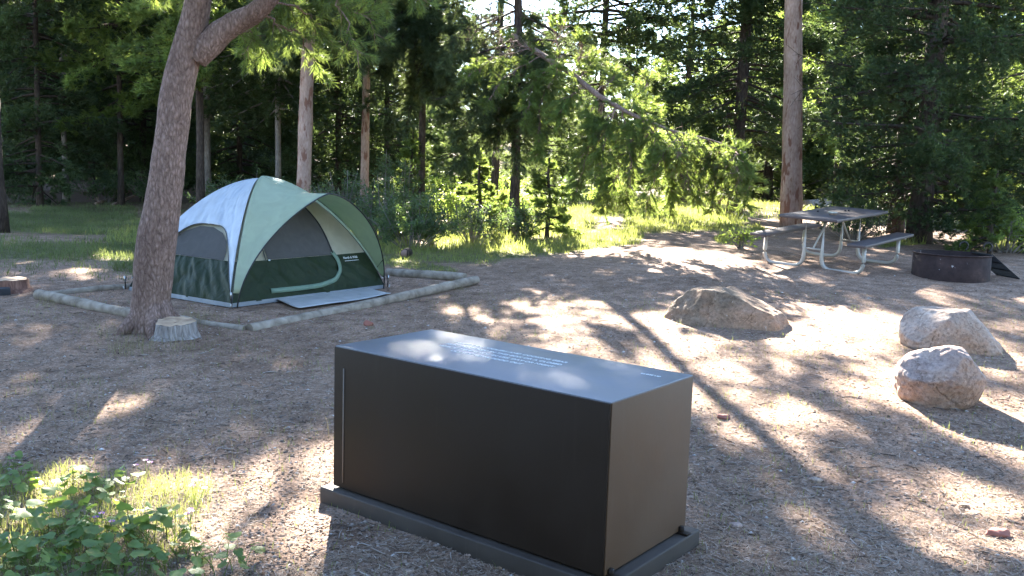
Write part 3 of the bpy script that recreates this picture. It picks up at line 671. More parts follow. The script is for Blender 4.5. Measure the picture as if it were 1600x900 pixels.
# near pine on the left with its big limb
t0 = at(238, 514); TY = t0[1]
def H3(px, py, dy=0): return hz(px, py, TY+dy)
base = np.array([t0[0], TY, float(g(t0[0], TY))])
lp = empty('pine_tree', base, 'leaning scaly pine trunk in front of the tent with a thick limb forking right', 'tree')
ctr = [(234, 535, 44), (234, 508, 33), (236, 475, 30), (240, 430, 30), (245, 380, 30.5), (253, 320, 28), (263, 250, 26), (269, 200, 25.5), (275, 150, 25), (286, 100, 24), (299, 55, 22.5), (311, 0, 20), (317, -60, 18.5), (322, -220, 17), (318, -420, 14), (328, -640, 10), (330, -800, 5)]
pts = np.array([H3(a, b) for a, b, r in ctr])-base; rad = np.array([r*TY/F_ for a, b, r in ctr])*.97
tt = np.linspace(0, len(ctr)-1, 90); pts = np.stack([np.interp(tt, range(len(ctr)), pts[:, k]) for k in range(3)], 1); rad = np.interp(tt, range(len(ctr)), rad)
for _ in range(4): pts[1:-1] = (pts[:-2]+2*pts[1:-1]+pts[2:])/4; rad[1:-1] = (rad[:-2]+2*rad[1:-1]+rad[2:])/4
q = MB(); q.tube(pts, rad, 48, wob=.13, seed=3)
for a in (-2.3, -1.2, -.3, .6, 2.6):      # root flares
    e = np.array([math.cos(a), math.sin(a), 0]); q.tube([e*.08+[0, 0, .3], e*.15+[0, 0, .13], e*.26+[0, 0, .03], e*.4+[0, 0, -.06]], [.08, .08, .06, .03], 10, wob=.3, seed=4)
q.build('trunk', M['bark_near'], lp, smooth=True)
lc = [(308, 95, 15, 0), (325, 72, 20, 0), (345, 50, 19, 0), (370, 34, 17, -.02), (395, 22, 15.5, -.05), (418, 2, 13.5, -.1), (440, -30, 12, -.1), (480, -80, 10, 0), (560, -120, 7, .3), (640, -110, 4, .5)]
pts2 = np.array([H3(a, b, dy) for a, b, r, dy in lc])-base; rad2 = np.array([r*TY/F_ for a, b, r, dy in lc])
tt = np.linspace(0, len(lc)-1, 50); LPn = np.stack([np.interp(tt, range(len(lc)), pts2[:, k]) for k in range(3)], 1); LRn = np.interp(tt, range(len(lc)), rad2)
for _ in range(3): LPn[1:-1] = (LPn[:-2]+2*LPn[1:-1]+LPn[2:])/4
q = MB(); q.tube(LPn, LRn, 24, wob=.2, seed=6)
rng = np.random.RandomState(77)
part_label(q.build('limb', M['bark_near'], lp, smooth=True), 'thick curved limb')
def spray(paths, origin, rng, per=40, ln=.085, wd=.007, nn=16, sp=.35, filt=False, ff=0, lt=None, twig=.25, seed=0):
    P, D = [], []
    for pth, r0 in paths:
        pth = np.asarray(pth, float); s = np.linspace(0, 1, len(pth)); fine = np.linspace(0, 1, 14)
        C = np.stack([np.interp(fine, s, pth[:, k]) for k in range(3)], 1); C[1:-1] += rng.normal(size=(12, 3))*.02
        lt.tube(C, np.linspace(r0, .004, 14), 5, cap=False)
        Lg = np.linalg.norm(np.diff(C, axis=0), axis=1).sum(); n = int(per*Lg); ss = .12+.9*rng.rand(n)
        for q_ in ss:
            c = np.array([np.interp(q_, fine, C[:, k]) for k in range(3)]); tg = C[min(13, int(q_*13)+1) if q_ < .9 else 13]-C[min(12, int(q_*13))]
            tg = tg/(np.linalg.norm(tg)+1e-6); off = rng.normal(size=3); off -= tg*(off@tg); off /= np.linalg.norm(off); L = twig*(.3+.9*rng.rand())*(1.15-.6*min(1, q_))
            dd = off*.8+tg*.7+np.array([0, 0, -.12]); dd /= np.linalg.norm(dd); e = c+dd*L
            lt.tube([c, (c+e)/2+[0, 0, -.02*L], e], [.004, .003, .002], 3, cap=False)
            m = max(2, int(L/.06))
            for k in range(m):
                f = (k+1)/m
                if f > .35: P.append(c+dd*L*f); D.append(dd)
    P = np.array(P); D = np.array(D)
    if filt: kp = sunfilter(P+origin) | ((rng.rand(len(P)) < ff) & (P[:, 2]+origin[2] < .3+(P[:, 1]+origin[1])*.2)); P, D = P[kp], D[kp]
    return needles(P, D, nn, ln, wd, .75, rng)
def crown_obj(paths, origin, parent, leaf, bark, rng, name='crown', **k):
    lt = MB(); Vn = spray(paths, origin, rng, lt=lt, **k); LV = np.vstack(lt.V); LQ = np.vstack(lt.Q); T = np.arange(len(Vn)).reshape(-1, 3)+len(LV)
    NT[0] += len(T)
    return link(name, raw_mesh(name, np.vstack([LV, Vn]), T, [M[leaf], M[bark]], midx=np.concatenate([np.zeros(len(T)), np.ones(len(LQ))]), T4=LQ), parent)
paths = []
for (a, b, dy0, c, d, dy1) in [(415, 0, -.1, 520, 75, .5), (445, -30, -.1, 600, 60, .4), (480, -80, 0, 610, 20, .9), (400, 20, 0, 500, 110, .8), (345, 50, 0, 430, 90, .6), (480, -80, 0, 560, 100, -.2), (520, -100, .2, 660, 0, .2), (560, -120, .3, 700, -20, .6), (420, 0, -.1, 380, 85, .9), (440, -30, 0, 450, 60, 1.2), (300, 40, 0, 240, -60, 1.)]:
    p0 = H3(a, b, dy0)-base; p1 = H3(c, d, dy1)-base; mid = (p0+p1)/2+np.array([.05, .1, .12]); paths.append(([p0, mid, p1], .012))
for i in range(26):
    k = rng.randint(64, 88); p0 = pts[k]; a = rng.rand()*6.28; L = 1.0+1.6*rng.rand(); paths.append(([p0, p0+np.array([math.cos(a)*L*.5, math.sin(a)*L*.5, .15]), p0+np.array([math.cos(a)*L, math.sin(a)*L, -.1+.3*rng.rand()])], .02))
crown_obj(paths, base, lp, 'needle', 'bark_near', rng, per=26, twig=.32, nn=22, ln=.09, wd=.007)

# stump next to it
M['cutwood'] = barkmat('cut_wood_rings', [(.2, (.3, .19, .12)), (.6, (.55, .4, .27)), (1, (.65, .5, .36))], (3, 3, 3), .5, .01)
M['stump_side'] = barkmat('weathered_stump', [(.25, (.12, .10, .09)), (.6, (.33, .30, .28)), (1, (.45, .43, .42))], (12, 12, 1.6), .9, .03)
M['stump_red'] = barkmat('reddish_stump', [(.25, (.09, .05, .04)), (.6, (.22, .12, .09)), (1, (.34, .2, .15))], (12, 12, 1.6), .9, .03)
def stump(c, r, h, label, roots, seed, stx='stump_side'):
    o = empty('tree_stump', c, label, 'stump'); th = np.linspace(0, 2*np.pi, 49)[:-1]; rows = []
    for k, f in enumerate((1.5, 1.2, 1.07, 1.02, 1.0, 1.0)):
        z = [-.06, .02, .35*h, .7*h, h-.012, h][k]; rr = []
        for a in th:
            bulge = 1+.05*math.sin(3*a+seed)+.035*math.sin(7*a)+.025*math.sin(13*a+seed)
            rt = 1+(f-1)*(.5+1.1*max(0, math.cos(a-roots[0]))**3+.7*max(0, math.cos(a-roots[1]))**4+.6*max(0, math.cos(a-roots[2]))**4)
            rr.append((r*bulge*rt*math.cos(a)*(.985 if k == 5 else 1), r*bulge*rt*math.sin(a)*(.985 if k == 5 else 1), z+(.01*math.sin(5*a) if k < 5 and k > 1 else 0)))
        rr.append(rr[0]); rows.append(rr)
    q = MB(); q.grid(np.array(rows)); q.build('stump_side', M[stx], o, smooth=True)
    q = MB(); top = [[(x*f, y*f, h+.001-.012*(1-f)+.004*math.sin(9*math.atan2(y, x))*f) for x, y, z in rows[-1]] for f in (1.0, .7, .4, .05)]; q.grid(np.array(top)); q.build('cut_face', M['cutwood'], o, smooth=True)
    return o
sc_ = at(266, 530); sc_[1] += .02
_st = stump(sc_+np.array([0, .13, 0]), .175, .15, 'low grey tree stump with a pale cut top at the foot of the leaning pine', (-2.2, -.6, 2.5), 1)
_st.rotation_euler[0] = .10
s2 = at(12, 458)
stump(s2+np.array([-.06, .15, 0]), .2, .14, 'low reddish brown stump at the left edge of the photo', (-.3, 2, 4), 3, 'stump_red')
bk = MB(); bk.box((0, 0, .03), (.06, .09, .045), M=rotz(.6), bev=.006)
tag(bk.build('wood_block', mat('charred_wood', (.03, .03, .035), .7)[0], loc=at(6, 460)), 'small dark wood block in front of the reddish stump', 'block')
# short log end lying in grass to the right of the tent
lg = at(632, 403); o = empty('log_piece', lg+np.array([0, 0, .07]), 'short dark round log end lying in the grass right of the tent', 'log'); q = MB(); q.tube([(0, 0, 0), (.03, .25, 0)], .07, 16, wob=.2); q.build('log', M['bark_dark'], o, smooth=True); q = MB(); q.tube([(0, -.004, 0), (0, .004, 0)], .06, 16); q.build('cut_face', mat('log_end', (.25, .16, .13), .9)[0], o)

# ------------------------------------------------------------------ trees. pale tall pines that stand free
MX = lambda px, y: X(px, y)
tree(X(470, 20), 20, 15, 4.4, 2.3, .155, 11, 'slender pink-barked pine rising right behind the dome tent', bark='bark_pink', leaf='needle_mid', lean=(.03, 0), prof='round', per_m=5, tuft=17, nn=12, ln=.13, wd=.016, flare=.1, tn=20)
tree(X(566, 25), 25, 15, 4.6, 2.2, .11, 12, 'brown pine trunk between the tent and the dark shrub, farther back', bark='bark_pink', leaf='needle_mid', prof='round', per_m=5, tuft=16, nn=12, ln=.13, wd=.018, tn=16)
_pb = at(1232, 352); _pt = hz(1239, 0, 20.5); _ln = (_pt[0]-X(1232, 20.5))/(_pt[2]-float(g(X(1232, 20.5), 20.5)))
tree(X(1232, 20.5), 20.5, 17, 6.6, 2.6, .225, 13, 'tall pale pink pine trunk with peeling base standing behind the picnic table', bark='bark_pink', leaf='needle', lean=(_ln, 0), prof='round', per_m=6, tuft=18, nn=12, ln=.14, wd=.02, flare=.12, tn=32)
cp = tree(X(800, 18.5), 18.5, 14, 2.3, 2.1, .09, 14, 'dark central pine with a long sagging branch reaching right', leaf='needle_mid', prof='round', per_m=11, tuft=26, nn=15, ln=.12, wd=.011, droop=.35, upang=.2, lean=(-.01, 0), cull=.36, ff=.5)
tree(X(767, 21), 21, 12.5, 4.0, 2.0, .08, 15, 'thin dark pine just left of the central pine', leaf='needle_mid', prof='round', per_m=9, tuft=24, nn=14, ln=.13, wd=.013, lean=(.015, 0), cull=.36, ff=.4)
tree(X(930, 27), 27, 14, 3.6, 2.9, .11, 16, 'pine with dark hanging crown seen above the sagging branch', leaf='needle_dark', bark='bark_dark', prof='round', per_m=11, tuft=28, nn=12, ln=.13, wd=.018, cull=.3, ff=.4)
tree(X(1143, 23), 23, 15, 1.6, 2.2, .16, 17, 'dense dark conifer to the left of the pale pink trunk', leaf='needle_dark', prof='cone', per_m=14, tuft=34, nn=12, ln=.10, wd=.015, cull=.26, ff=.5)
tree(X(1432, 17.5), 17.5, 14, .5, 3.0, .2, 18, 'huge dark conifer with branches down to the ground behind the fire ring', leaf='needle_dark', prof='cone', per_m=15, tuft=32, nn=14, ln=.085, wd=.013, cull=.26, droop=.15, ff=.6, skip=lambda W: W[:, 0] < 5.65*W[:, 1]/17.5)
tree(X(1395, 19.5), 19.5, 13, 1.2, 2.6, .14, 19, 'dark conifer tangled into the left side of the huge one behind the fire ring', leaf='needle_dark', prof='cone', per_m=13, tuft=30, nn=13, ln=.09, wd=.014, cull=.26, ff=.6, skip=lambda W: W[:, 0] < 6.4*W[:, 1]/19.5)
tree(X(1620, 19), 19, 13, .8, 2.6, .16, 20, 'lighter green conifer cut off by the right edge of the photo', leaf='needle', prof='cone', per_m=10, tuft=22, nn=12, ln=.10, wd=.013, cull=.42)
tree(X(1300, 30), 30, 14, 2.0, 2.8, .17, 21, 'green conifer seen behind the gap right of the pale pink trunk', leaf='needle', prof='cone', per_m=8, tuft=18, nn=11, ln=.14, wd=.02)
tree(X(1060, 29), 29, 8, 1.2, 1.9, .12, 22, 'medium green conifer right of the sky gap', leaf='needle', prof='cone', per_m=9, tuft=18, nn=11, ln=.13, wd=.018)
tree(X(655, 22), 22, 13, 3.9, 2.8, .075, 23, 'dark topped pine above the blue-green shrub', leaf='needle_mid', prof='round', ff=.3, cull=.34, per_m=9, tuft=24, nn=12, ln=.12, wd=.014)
# the sagging branch of the central pine (added to its crown group)
cb_ = np.array([X(800, 18.5), 18.5, float(g(X(800, 18.5), 18.5))])
mp = [(800, 55, 18.4), (845, 85, 17.4), (890, 112, 16.6), (935, 150, 15.8), (985, 178, 15.2), (1050, 205, 14.6), (1110, 218, 14.2), (1165, 238, 13.8)]
mpw = np.array([hz(*a)-cb_ for a in mp]); rr = np.array([.06, .055, .05, .042, .034, .022, .015, .008])
tt = np.linspace(0, 7, 40); BP = np.stack([np.interp(tt, range(8), mpw[:, k]) for k in range(3)], 1)
for _ in range(2): BP[1:-1] = (BP[:-2]+2*BP[1:-1]+BP[2:])/4
q = MB(); q.tube(BP, np.interp(tt, range(8), rr), 12, wob=.25, seed=9); part_label(q.build('sagging_branch', M['bark_near'], cp, smooth=True), 'long bare sagging branch')
rng = np.random.RandomState(5); paths = []
for (k, c, d, dy) in [(10, 880, 40, .2), (12, 905, 60, -.3), (14, 870, 200, -.2), (16, 960, 120, .4), (18, 930, 250, 0), (20, 900, 300, .2), (22, 1010, 120, .5), (24, 985, 290, -.3), (24, 1020, 260, -.6), (27, 1050, 300, .1), (29, 1010, 330, -.2), (30, 1090, 320, -.2), (32, 1060, 250, -.5), (33, 1110, 335, -.1), (35, 1150, 300, -.3), (36, 1120, 270, .2), (39, 1150, 270, -.3), (8, 820, 190, -.6), (6, 760, 160, -.8), (6, 780, 60, -1.), (4, 730, 120, -.9), (9, 840, 240, -.3), (26, 940, 330, .4), (17, 935, 200, -.3), (19, 960, 230, .2), (21, 975, 320, .1), (23, 1000, 210, -.4), (25, 1040, 275, .3), (28, 1075, 290, -.4), (30, 1050, 330, .3), (31, 1100, 285, .2), (34, 1125, 315, .1), (36, 1165, 320, -.1), (13, 915, 90, .3), (15, 895, 150, .3), (11, 870, 120, -.4), (18, 905, 270, .5), (20, 940, 300, -.3)]:
    p0 = BP[k]; yy = p0[1]+cb_[1]+dy; p1 = hz(c, d, yy)-cb_; md = (p0+p1)/2+np.array([.12*np.sign(p1[0]-p0[0]), 0, .1]); paths.append(([p0, md, p1], .014))
crown_obj(paths, cb_, cp, 'needle', 'bark_near', rng, name='branch_foliage', filt=True, ff=.5, per=58, twig=.36, nn=28, ln=.095, wd=.0085)

def boughs(par, origin, items, seed, leaf='needle_mid', ff=.5, per=42, label=None, nn=26, wd=.009, ln=.11):
    rng = np.random.RandomState(seed); ps = []
    for (a, b, y0, c, d, y1, r) in items:
        p0 = hz(a, b, y0)-origin; p1 = hz(c, d, y1)-origin; md = (p0+p1)/2+np.array([0, 0, .18*abs(p1[0]-p0[0])+.05]); ps.append(([p0, md, p1], r))
    o = crown_obj(ps, origin, par, leaf, 'bark_dark', rng, name='bough_foliage', per=per, twig=.4, nn=nn, wd=wd, ln=ln, filt=True, ff=ff); return o
rg = np.random.RandomState(31); it = []
for k in range(34):
    a0 = rg.uniform(-30, 250); yy = 18.5; c = 790+rg.choice([-1, 1])*rg.uniform(15, 95); it.append((797, a0-40, 18.5, c, a0+rg.uniform(0, 40), 18.5+rg.uniform(-1.3, .9), .012))
boughs(cp, cb_, it, 41, ff=.55)
o_ = [o for o in COL.objects if o.get('label', '').startswith('dark topped pine')][0]; org = np.array(o_.location); it = []
for k in range(30):
    a0 = rg.uniform(-60, 190); c = 660+rg.choice([-1, 1])*rg.uniform(10, 100); it.append((655, a0-60, 22, c, a0+rg.uniform(0, 50), 22+rg.uniform(-3.0, .5), .013))
boughs(o_, org, it, 42, ff=.8)
o_ = [o for o in COL.objects if o.get('label', '').startswith('slender pink')][0]; org = np.array(o_.location); it = []
for k in range(26):
    a0 = rg.uniform(-60, 70); c = 495+rg.choice([-1, 1])*rg.uniform(20, 120); it.append((493, a0-50, 20, c, a0+rg.uniform(10, 70), 20+rg.uniform(-2.0, .8), .013))
boughs(o_, org, it, 43, ff=.8)
o_ = [o for o in COL.objects if o.get('label', '').startswith('brown pine trunk')][0]; org = np.array(o_.location); it = []
for k in range(20):
    a0 = rg.uniform(-40, 110); c = 560+rg.choice([-1, 1])*rg.uniform(15, 90); it.append((563, a0-50, 25, c, a0+rg.uniform(10, 60), 25+rg.uniform(-2.0, .8), .013))
boughs(o_, org, it, 44, ff=.8)

# dark forest on the left
left = [(8, 30, .12, 'bark_grey', 'thin pale trunk at the far left edge of the forest'), (30, 34, .13, 'bark_dark', 'second trunk from the left edge in the dark forest'),
        (101, 29, .11, 'bark_grey', 'slim grey trunk alone at the forest edge left of the leaning pine'), (142, 33, .14, 'bark_dark', 'dark spruce right of the slim grey trunk'),
        (190, 36, .14, 'bark_dark', 'spruce in the brighter green gap of the left forest'), (222, 31, .16, 'bark_dark', 'spruce whose trunk stands close left of the leaning pine'),
        (322, 27, .12, 'bark_grey', 'grey spruce trunk above the left slope of the tent roof'), (372, 31, .13, 'bark_dark', 'spruce hidden right behind the tent top'),
        (432, 25, .1, 'bark_grey', 'thin spruce between tent top and pink-barked pine'), (525, 28, .12, 'bark_dark', 'dark spruce between the two pink-barked pines'),
        (60, 25, .1, 'bark_dark', 'low-branched dark spruce at the left in front of the forest'), (270, 35, .14, 'bark_dark', 'spruce hidden behind the leaning pine trunk'),
        (-60, 28, .15, 'bark_dark', 'dark spruce cut off by the left edge of the photo'), (600, 31, .12, 'bark_dark', 'spruce right of the brown pine trunk')]
for i, (px, y, r, bk_, lb) in enumerate(left):
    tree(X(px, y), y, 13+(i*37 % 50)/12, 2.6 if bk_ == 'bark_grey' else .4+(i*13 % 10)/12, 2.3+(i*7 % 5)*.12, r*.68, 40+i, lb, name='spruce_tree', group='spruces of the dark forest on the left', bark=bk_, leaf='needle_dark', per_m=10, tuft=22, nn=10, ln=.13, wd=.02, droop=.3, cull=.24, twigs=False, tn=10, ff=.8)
# tall trees outside the photo frame to the left whose crowns shade the clearing
for i, (x, y) in enumerate([(-9.5, 17), (-12.5, 20), (-11, 26), (-7.6, 22.5)]):
    px_ = 800+F_*x/y
    tree(x, y, 15.5+(i % 3), [5.6, 5.6, 2.5, 3.2][i], 2.6, [.17, .17, .07, .09][i], 80+i, ['tall pine beyond the left edge shading the clearing', 'tall pine among the spruces behind the forest edge', 'old pine at the back of the left forest', 'tall straight pine rising over the tent', 'tall pine rising between tent and shrub with only high branches', 'tall pine whose trunk hides behind the central pine', 'tall thin pine standing behind the sagging branch', 'tall pine rising behind the picnic table'][i],
         bark='bark_dark', leaf='needle', prof='round', per_m=6, tuft=18, nn=12, ln=.15, wd=.024, cull=.34, twigs=False)

# bright low trees and saplings in the sunny middle
mid = [(620, 34, 7, 'small bright conifer left of the sky gap'), (700, 38, 6, 'sunlit young tree under the left sky gap'), (760, 33, 5, 'sunlit sapling behind the two dark trunks'), (845, 35, 6.5, 'bright young conifer behind the sagging branch start'),
       (905, 40, 7, 'sunlit conifer in the middle distance'), (980, 36, 6.5, 'bright conifer below the right sky gap'), (1030, 42, 7, 'pale far conifer in the right sky gap'), (1110, 38, 7.5, 'sunlit conifer behind the dense dark one'), (1190, 40, 8, 'green conifer just left of the pale pink trunk'), (560, 40, 8, 'conifer glimpsed between the pink-barked pines'), (660, 45, 8, 'farther bright conifer above the shrubs')]
for i, (px, y, h, lb) in enumerate(mid):
    tree(X(px, y), y, h, .3, 1.9, .09, 120+i, lb, name='young_conifer', group='sunlit young trees in the middle distance', leaf='needle_far', prof='cone', per_m=13, tuft=26, nn=16, ln=.12, wd=.0125, cull=.26, twigs=False, filt=False, tn=8)
sap = [(852, 17.5, 1.5, 'bright pine sapling in front of the central trunks'), (745, 19, 1.7, 'thin sapling left of the central trunks'), (640, 22, 2.3, 'slim sapling behind the blue-green shrub'), (1545, 15.5, 1.4, 'young conifer behind the fire ring')]
for i, (px, y, h, lb) in enumerate(sap):
    tree(X(px, y), y, h, .15, .7, .03, 150+i, lb, name='pine_sapling', leaf='needle', prof='cone', per_m=22, tuft=40, nn=14, ln=.08, wd=.009, cull=.3, filt=False, tn=8)

# far backdrop, copies of three spruces
protos = []
BG = 'far conifers filling the background behind the campsite'
rng = np.random.RandomState(9)
def copy_tree(o):
    c = o.copy(); COL.objects.link(c)
    for ch in o.children:
        d = ch.copy(); COL.objects.link(d); d.parent = c
    return c
k = 0
for y, x0, x1, n, hs in ((41, -34, -9, 9, 1.), (50, -42, -8, 9, 1.1), (60, -50, -8, 8, 1.2), (52, -6, 14, 7, .45), (62, -8, 16, 8, .5), (34, 9, 26, 7, 1.), (45, 11, 34, 8, 1.1), (58, 13, 44, 9, 1.2)):
    for i in range(n):
        x = x0+(x1-x0)*(i+.2+.6*rng.rand())/n; yy = y+rng.rand()*4
        side = 'left' if x < -8 else ('right' if x > 9 else 'middle')
        lb = {'left': 'far dark conifer closing the forest on the left', 'right': 'far conifer closing the forest on the right', 'middle': 'low far conifer under the open sky in the middle'}[side]
        if k < 3:
            o = tree(x, yy, 15, .2, 3.0, .16, 200+k, lb, name='far_conifer', group=BG, leaf='needle_dark' if k != 2 else 'needle_far', per_m=8, tuft=20, nn=14, ln=.18, wd=.022, cull=.26, twigs=False, filt=False, tn=8, z0=float(g(x, yy))); protos.append(o); o['base_z'] = 0; del o['base_z']
        else:
            o = copy_tree(protos[k % 3 if side != 'middle' else 2]); o.location = (x, yy, float(g(x, yy)))
        s = hs*(.85+.3*rng.rand()); o.scale = (s, s, s); o.rotation_euler[2] = rng.rand()*6.28; o['label'] = lb; o['group'] = BG+{'left': ' on the left', 'right': ' on the right', 'middle': ' in the middle'}[side]
        k += 1

for i, (x, y) in enumerate([(-9, -6), (-5, -9), (-1, -8), (3.5, -9.5), (8, -7), (12, -3), (-13, -1), (-7, -14), (1, -15), (8, -14), (-14, 6), (15, 4)]):
    o = copy_tree(protos[i % 3]); o.location = (x, y, 0); o.scale = (.95, .95, .9); o.rotation_euler[2] = i*1.3; o['label'] = 'tall conifer standing outside the photo around the photographer'; o['group'] = 'conifers around the photographer outside the photo'
# ------------------------------------------------------------------ shrubs
def leaves(P, D, ln, wd, rng):
    K = len(P); s = np.cross(D, rnd_unit(rng, K)); s /= np.linalg.norm(s, axis=1)[:, None]+1e-9; L = ln*(.6+.8*rng.rand(K))[:, None]
    V = np.stack([P, P+D*L*.5-s*wd/2, P+D*L, P+D*L*.5+s*wd/2], 1).reshape(-1, 3); return V
def shrub(x, y, r, h, seed, label, leaf='shrub', n=2200, ln=.05, wd=.025, group=None, name='shrub'):
    rng = np.random.RandomState(seed); z = float(g(x, y)); o = empty(name, (x, y, z), label, 'shrub', group); st = MB(); P = []; D = []
    ns = int(14+r*14)
    for i in range(ns):
        a = rng.rand()*6.28; rr = r*math.sqrt(rng.rand()); hh = h*(1-.5*(rr/r)**2)*(.6+.5*rng.rand())
        e = np.array([math.cos(a)*rr, math.sin(a)*rr*.8, hh]); b = e*np.array([.25, .25, 0]); m = (b+e)/2+rng.normal(size=3)*.05
        st.tube([b, m, e], [.012, .008, .004], 4, cap=False)
        for _ in range(5):
            f = .35+.65*rng.rand(); c = b+(e-b)*f; d = rnd_unit(rng, 1)[0]; d[2] = abs(d[2])*.6; L = .15+.25*rng.rand(); st.tube([c, c+d*L], [.005, .002], 3, cap=False)
            m_ = max(3, int(n/ns/5)); f2 = rng.rand(m_)[:, None]; P.append(c+d*L*f2+rng.normal(size=(m_, 3))*.04); D.append(rnd_unit(rng, m_)+d*.6)
    P = np.vstack(P); D = np.vstack(D); D /= np.linalg.norm(D, axis=1)[:, None]
    kp = P[:, 2] > .02; P, D = P[kp], D[kp]
    st.build('stems', M['bark_grey'], o)
    V = leaves(P, D, ln, wd, rng); link('foliage', raw_mesh('foliage', V, np.zeros((0, 3), int), M[leaf], T4=np.arange(len(V)).reshape(-1, 4)), o); return o
shrub(X(640, 16.3), 16.3, .85, 1.15, 1, 'rounded dark blue-green shrub right behind the tent', n=5200, ln=.06, wd=.03)
shrub(X(590, 17.5), 17.5, .7, 1.3, 2, 'tall shrub partly hidden by the tent awning', n=3000)
shrub(X(735, 17), 17, .55, .8, 3, 'greyish twiggy shrub left of the two dark trunks', n=1800)
shrub(X(815, 17.6), 17.6, .6, .7, 4, 'low shrub at the foot of the central pine', n=2200)
shrub(X(700, 21), 21, .9, 1.2, 5, 'bright leafy shrub behind the greyish one', leaf='shrub_bright', n=2600, ln=.07, wd=.035)
shrub(X(780, 24), 24, 1.0, 1.2, 6, 'yellow-green sunlit shrub behind the central trunks', leaf='shrub_bright', n=2400, ln=.08, wd=.04)
shrub(X(530, 17.8), 17.8, .8, 1.5, 7, 'dark shrub rising over the tent ridge', n=3000)
shrub(X(1330, 17.5), 17.5, .8, .9, 8, 'dark low shrub at the left foot of the huge conifer', leaf='shrub', n=3000)
shrub(X(900, 26), 26, 1.1, 1.3, 9, 'dark shrub under the far pine in the middle', n=2600, ln=.08, wd=.04)
shrub(X(1570, 16), 16, .8, .8, 10, 'leafy shrub right of the fire ring at the photo edge', leaf='shrub_bright', n=2600)
shrub(X(1155, 15.2), 15.2, .16, .38, 11, 'small bright leafy weed left of the picnic table', leaf='shrub_bright', n=260, ln=.09, wd=.03)
shrub(X(610, 20), 20, .7, 1.8, 12, 'tall green bush between tent and brown pine trunk', leaf='shrub', n=3000, ln=.07, wd=.03)
shrub(X(960, 23), 23, .9, .8, 13, 'bright grassy shrub beneath the sagging branch', leaf='shrub_bright', n=2000, ln=.1, wd=.02)
for i, (px, y) in enumerate([(20, 27), (160, 28), (250, 27.5), (350, 24), (400, 23)]):
    shrub(X(px, y), y, 1.0, 1.1, 20+i, ['undergrowth shrub below the leftmost trunks', 'undergrowth shrub between slim grey trunk and leaning pine', 'undergrowth shrub glimpsed just left of the leaning pine', 'undergrowth shrub behind the left tent roof', 'undergrowth shrub behind the tent peak'][i], n=2200, ln=.08, wd=.04)

# fallen logs
def fallen(p0, p1, r, label, mt='bark_grey'):
    p0 = np.array(p0); p1 = np.array(p1); o = empty('fallen_log', (p0+p1)/2, label, 'log'); m = (p0+p1)/2; q = MB(); t = np.linspace(0, 1, 16)[:, None]; q.tube(p0*(1-t)+p1*t-m, r*(1-.4*t[:, 0]), 12, wob=.25); q.build('log', M[mt], o, smooth=True)
fallen(at(1262, 296)+[0, 0, .15], at(1345, 292)+[0, 0, .25], .16, 'grey fallen log in the sunny grass right of the pale pink trunk')
fallen(at(150, 318)+[0, 0, .02], at(232, 292)+[0, 0, .12], .06, 'thin fallen pole left of the leaning pine', 'bark_pink')
fallen(at(175, 322)+[0, 0, .02], at(240, 300)+[0, 0, .1], .05, 'thinner fallen pole just in front of the other one', 'bark_pink')

# ------------------------------------------------------------------ grass
def blades(P, h, wd, rng, lean=.45):
    K = len(P); a = rng.rand(K)*6.28; s = np.stack([np.cos(a), np.sin(a), 0*a], 1)*wd/2; a2 = rng.rand(K)*6.28; b = np.stack([np.cos(a2), np.sin(a2), 0*a2], 1)*(lean*h*(.3+rng.rand(K)))[:, None]
    u = np.array([0, 0, 1.])*h[:, None]; m = P+u*.6+b*.3; tip = P+u*.95+b
    return np.stack([P-s, P+s, m+s*.7, P-s, m+s*.7, m-s*.7, m-s*.7, m+s*.7, tip], 1).reshape(-1, 3)
def grass(name, label, n, x0, x1, y0, y1, hmin, hmax, wd, seed, matx, thr=.5, fn=None, cat='grass'):
    rng = np.random.RandomState(seed); y = y0+(y1-y0)*rng.rand(n); x = x0+(x1-x0)*rng.rand(n)
    dens = grassmask(x, y) if fn is None else fn(x, y)
    P0 = np.stack([x, y, 0*x], 1); c = vn(P0, 1.6, seed)*.6+vn(P0, 5, seed)*.4
    k = dens*(.25+1.3*c) > thr*(.35+rng.rand(n)*.9); x, y, c = x[k], y[k], c[k]
    P = np.stack([x, y, g(x, y)-.01], 1); h = (hmin+(hmax-hmin)*rng.rand(len(x))**1.6)*(.5+.9*c)
    o = link(name, tri_mesh(name, blades(P, h, wd, rng), matx)); return tag(o, label, cat, kind='stuff')
grass('meadow_grass', 'patchy green grass growing under the trees behind the tent and table', 240000, -4.6, 13, 10.5, 24, .02, .09, .008, 1, M['grass'])
grass('tall_grass', 'taller sunlit grass far behind in the clearing', 90000, -8, 12, 15, 34, .05, .24, .012, 2, M['grass'], .55, fn=lambda x, y: np.maximum(grassmask(x, y), .6*sm((y-22)/3)*(x > -5)))
grass('left_meadow', 'thin shaded grass at the left forest edge', 200000, -17, -4.6, 11, 28,     .03, .12, .010, 3, M['grass_shade'], .5, fn=lambda x, y: np.maximum(grassmask(x, y)*.8, .25))
def fl_(x, y): return sm((-1.15-x)/.5)*sm((5.4-y)/.9)*sm((-1.0-x-(y-3.6)*.30)/.45)
grass('foreground_grass', 'fine green and straw grass in the near left corner', 42000, -3.6, -.9, 2.6, 6.0, .02, .11, .003, 4, M['grass'], .55, fn=fl_)
grass('dry_stalks', 'dry straw coloured stalks in the near left corner', 6000, -3.6, -.6, 2.6, 6.4, .05, .2, .0022, 5, M['grass_dry'], .6, fn=lambda x, y: np.maximum(fl_(x, y), .25*sm((-.4-x)/.5)))
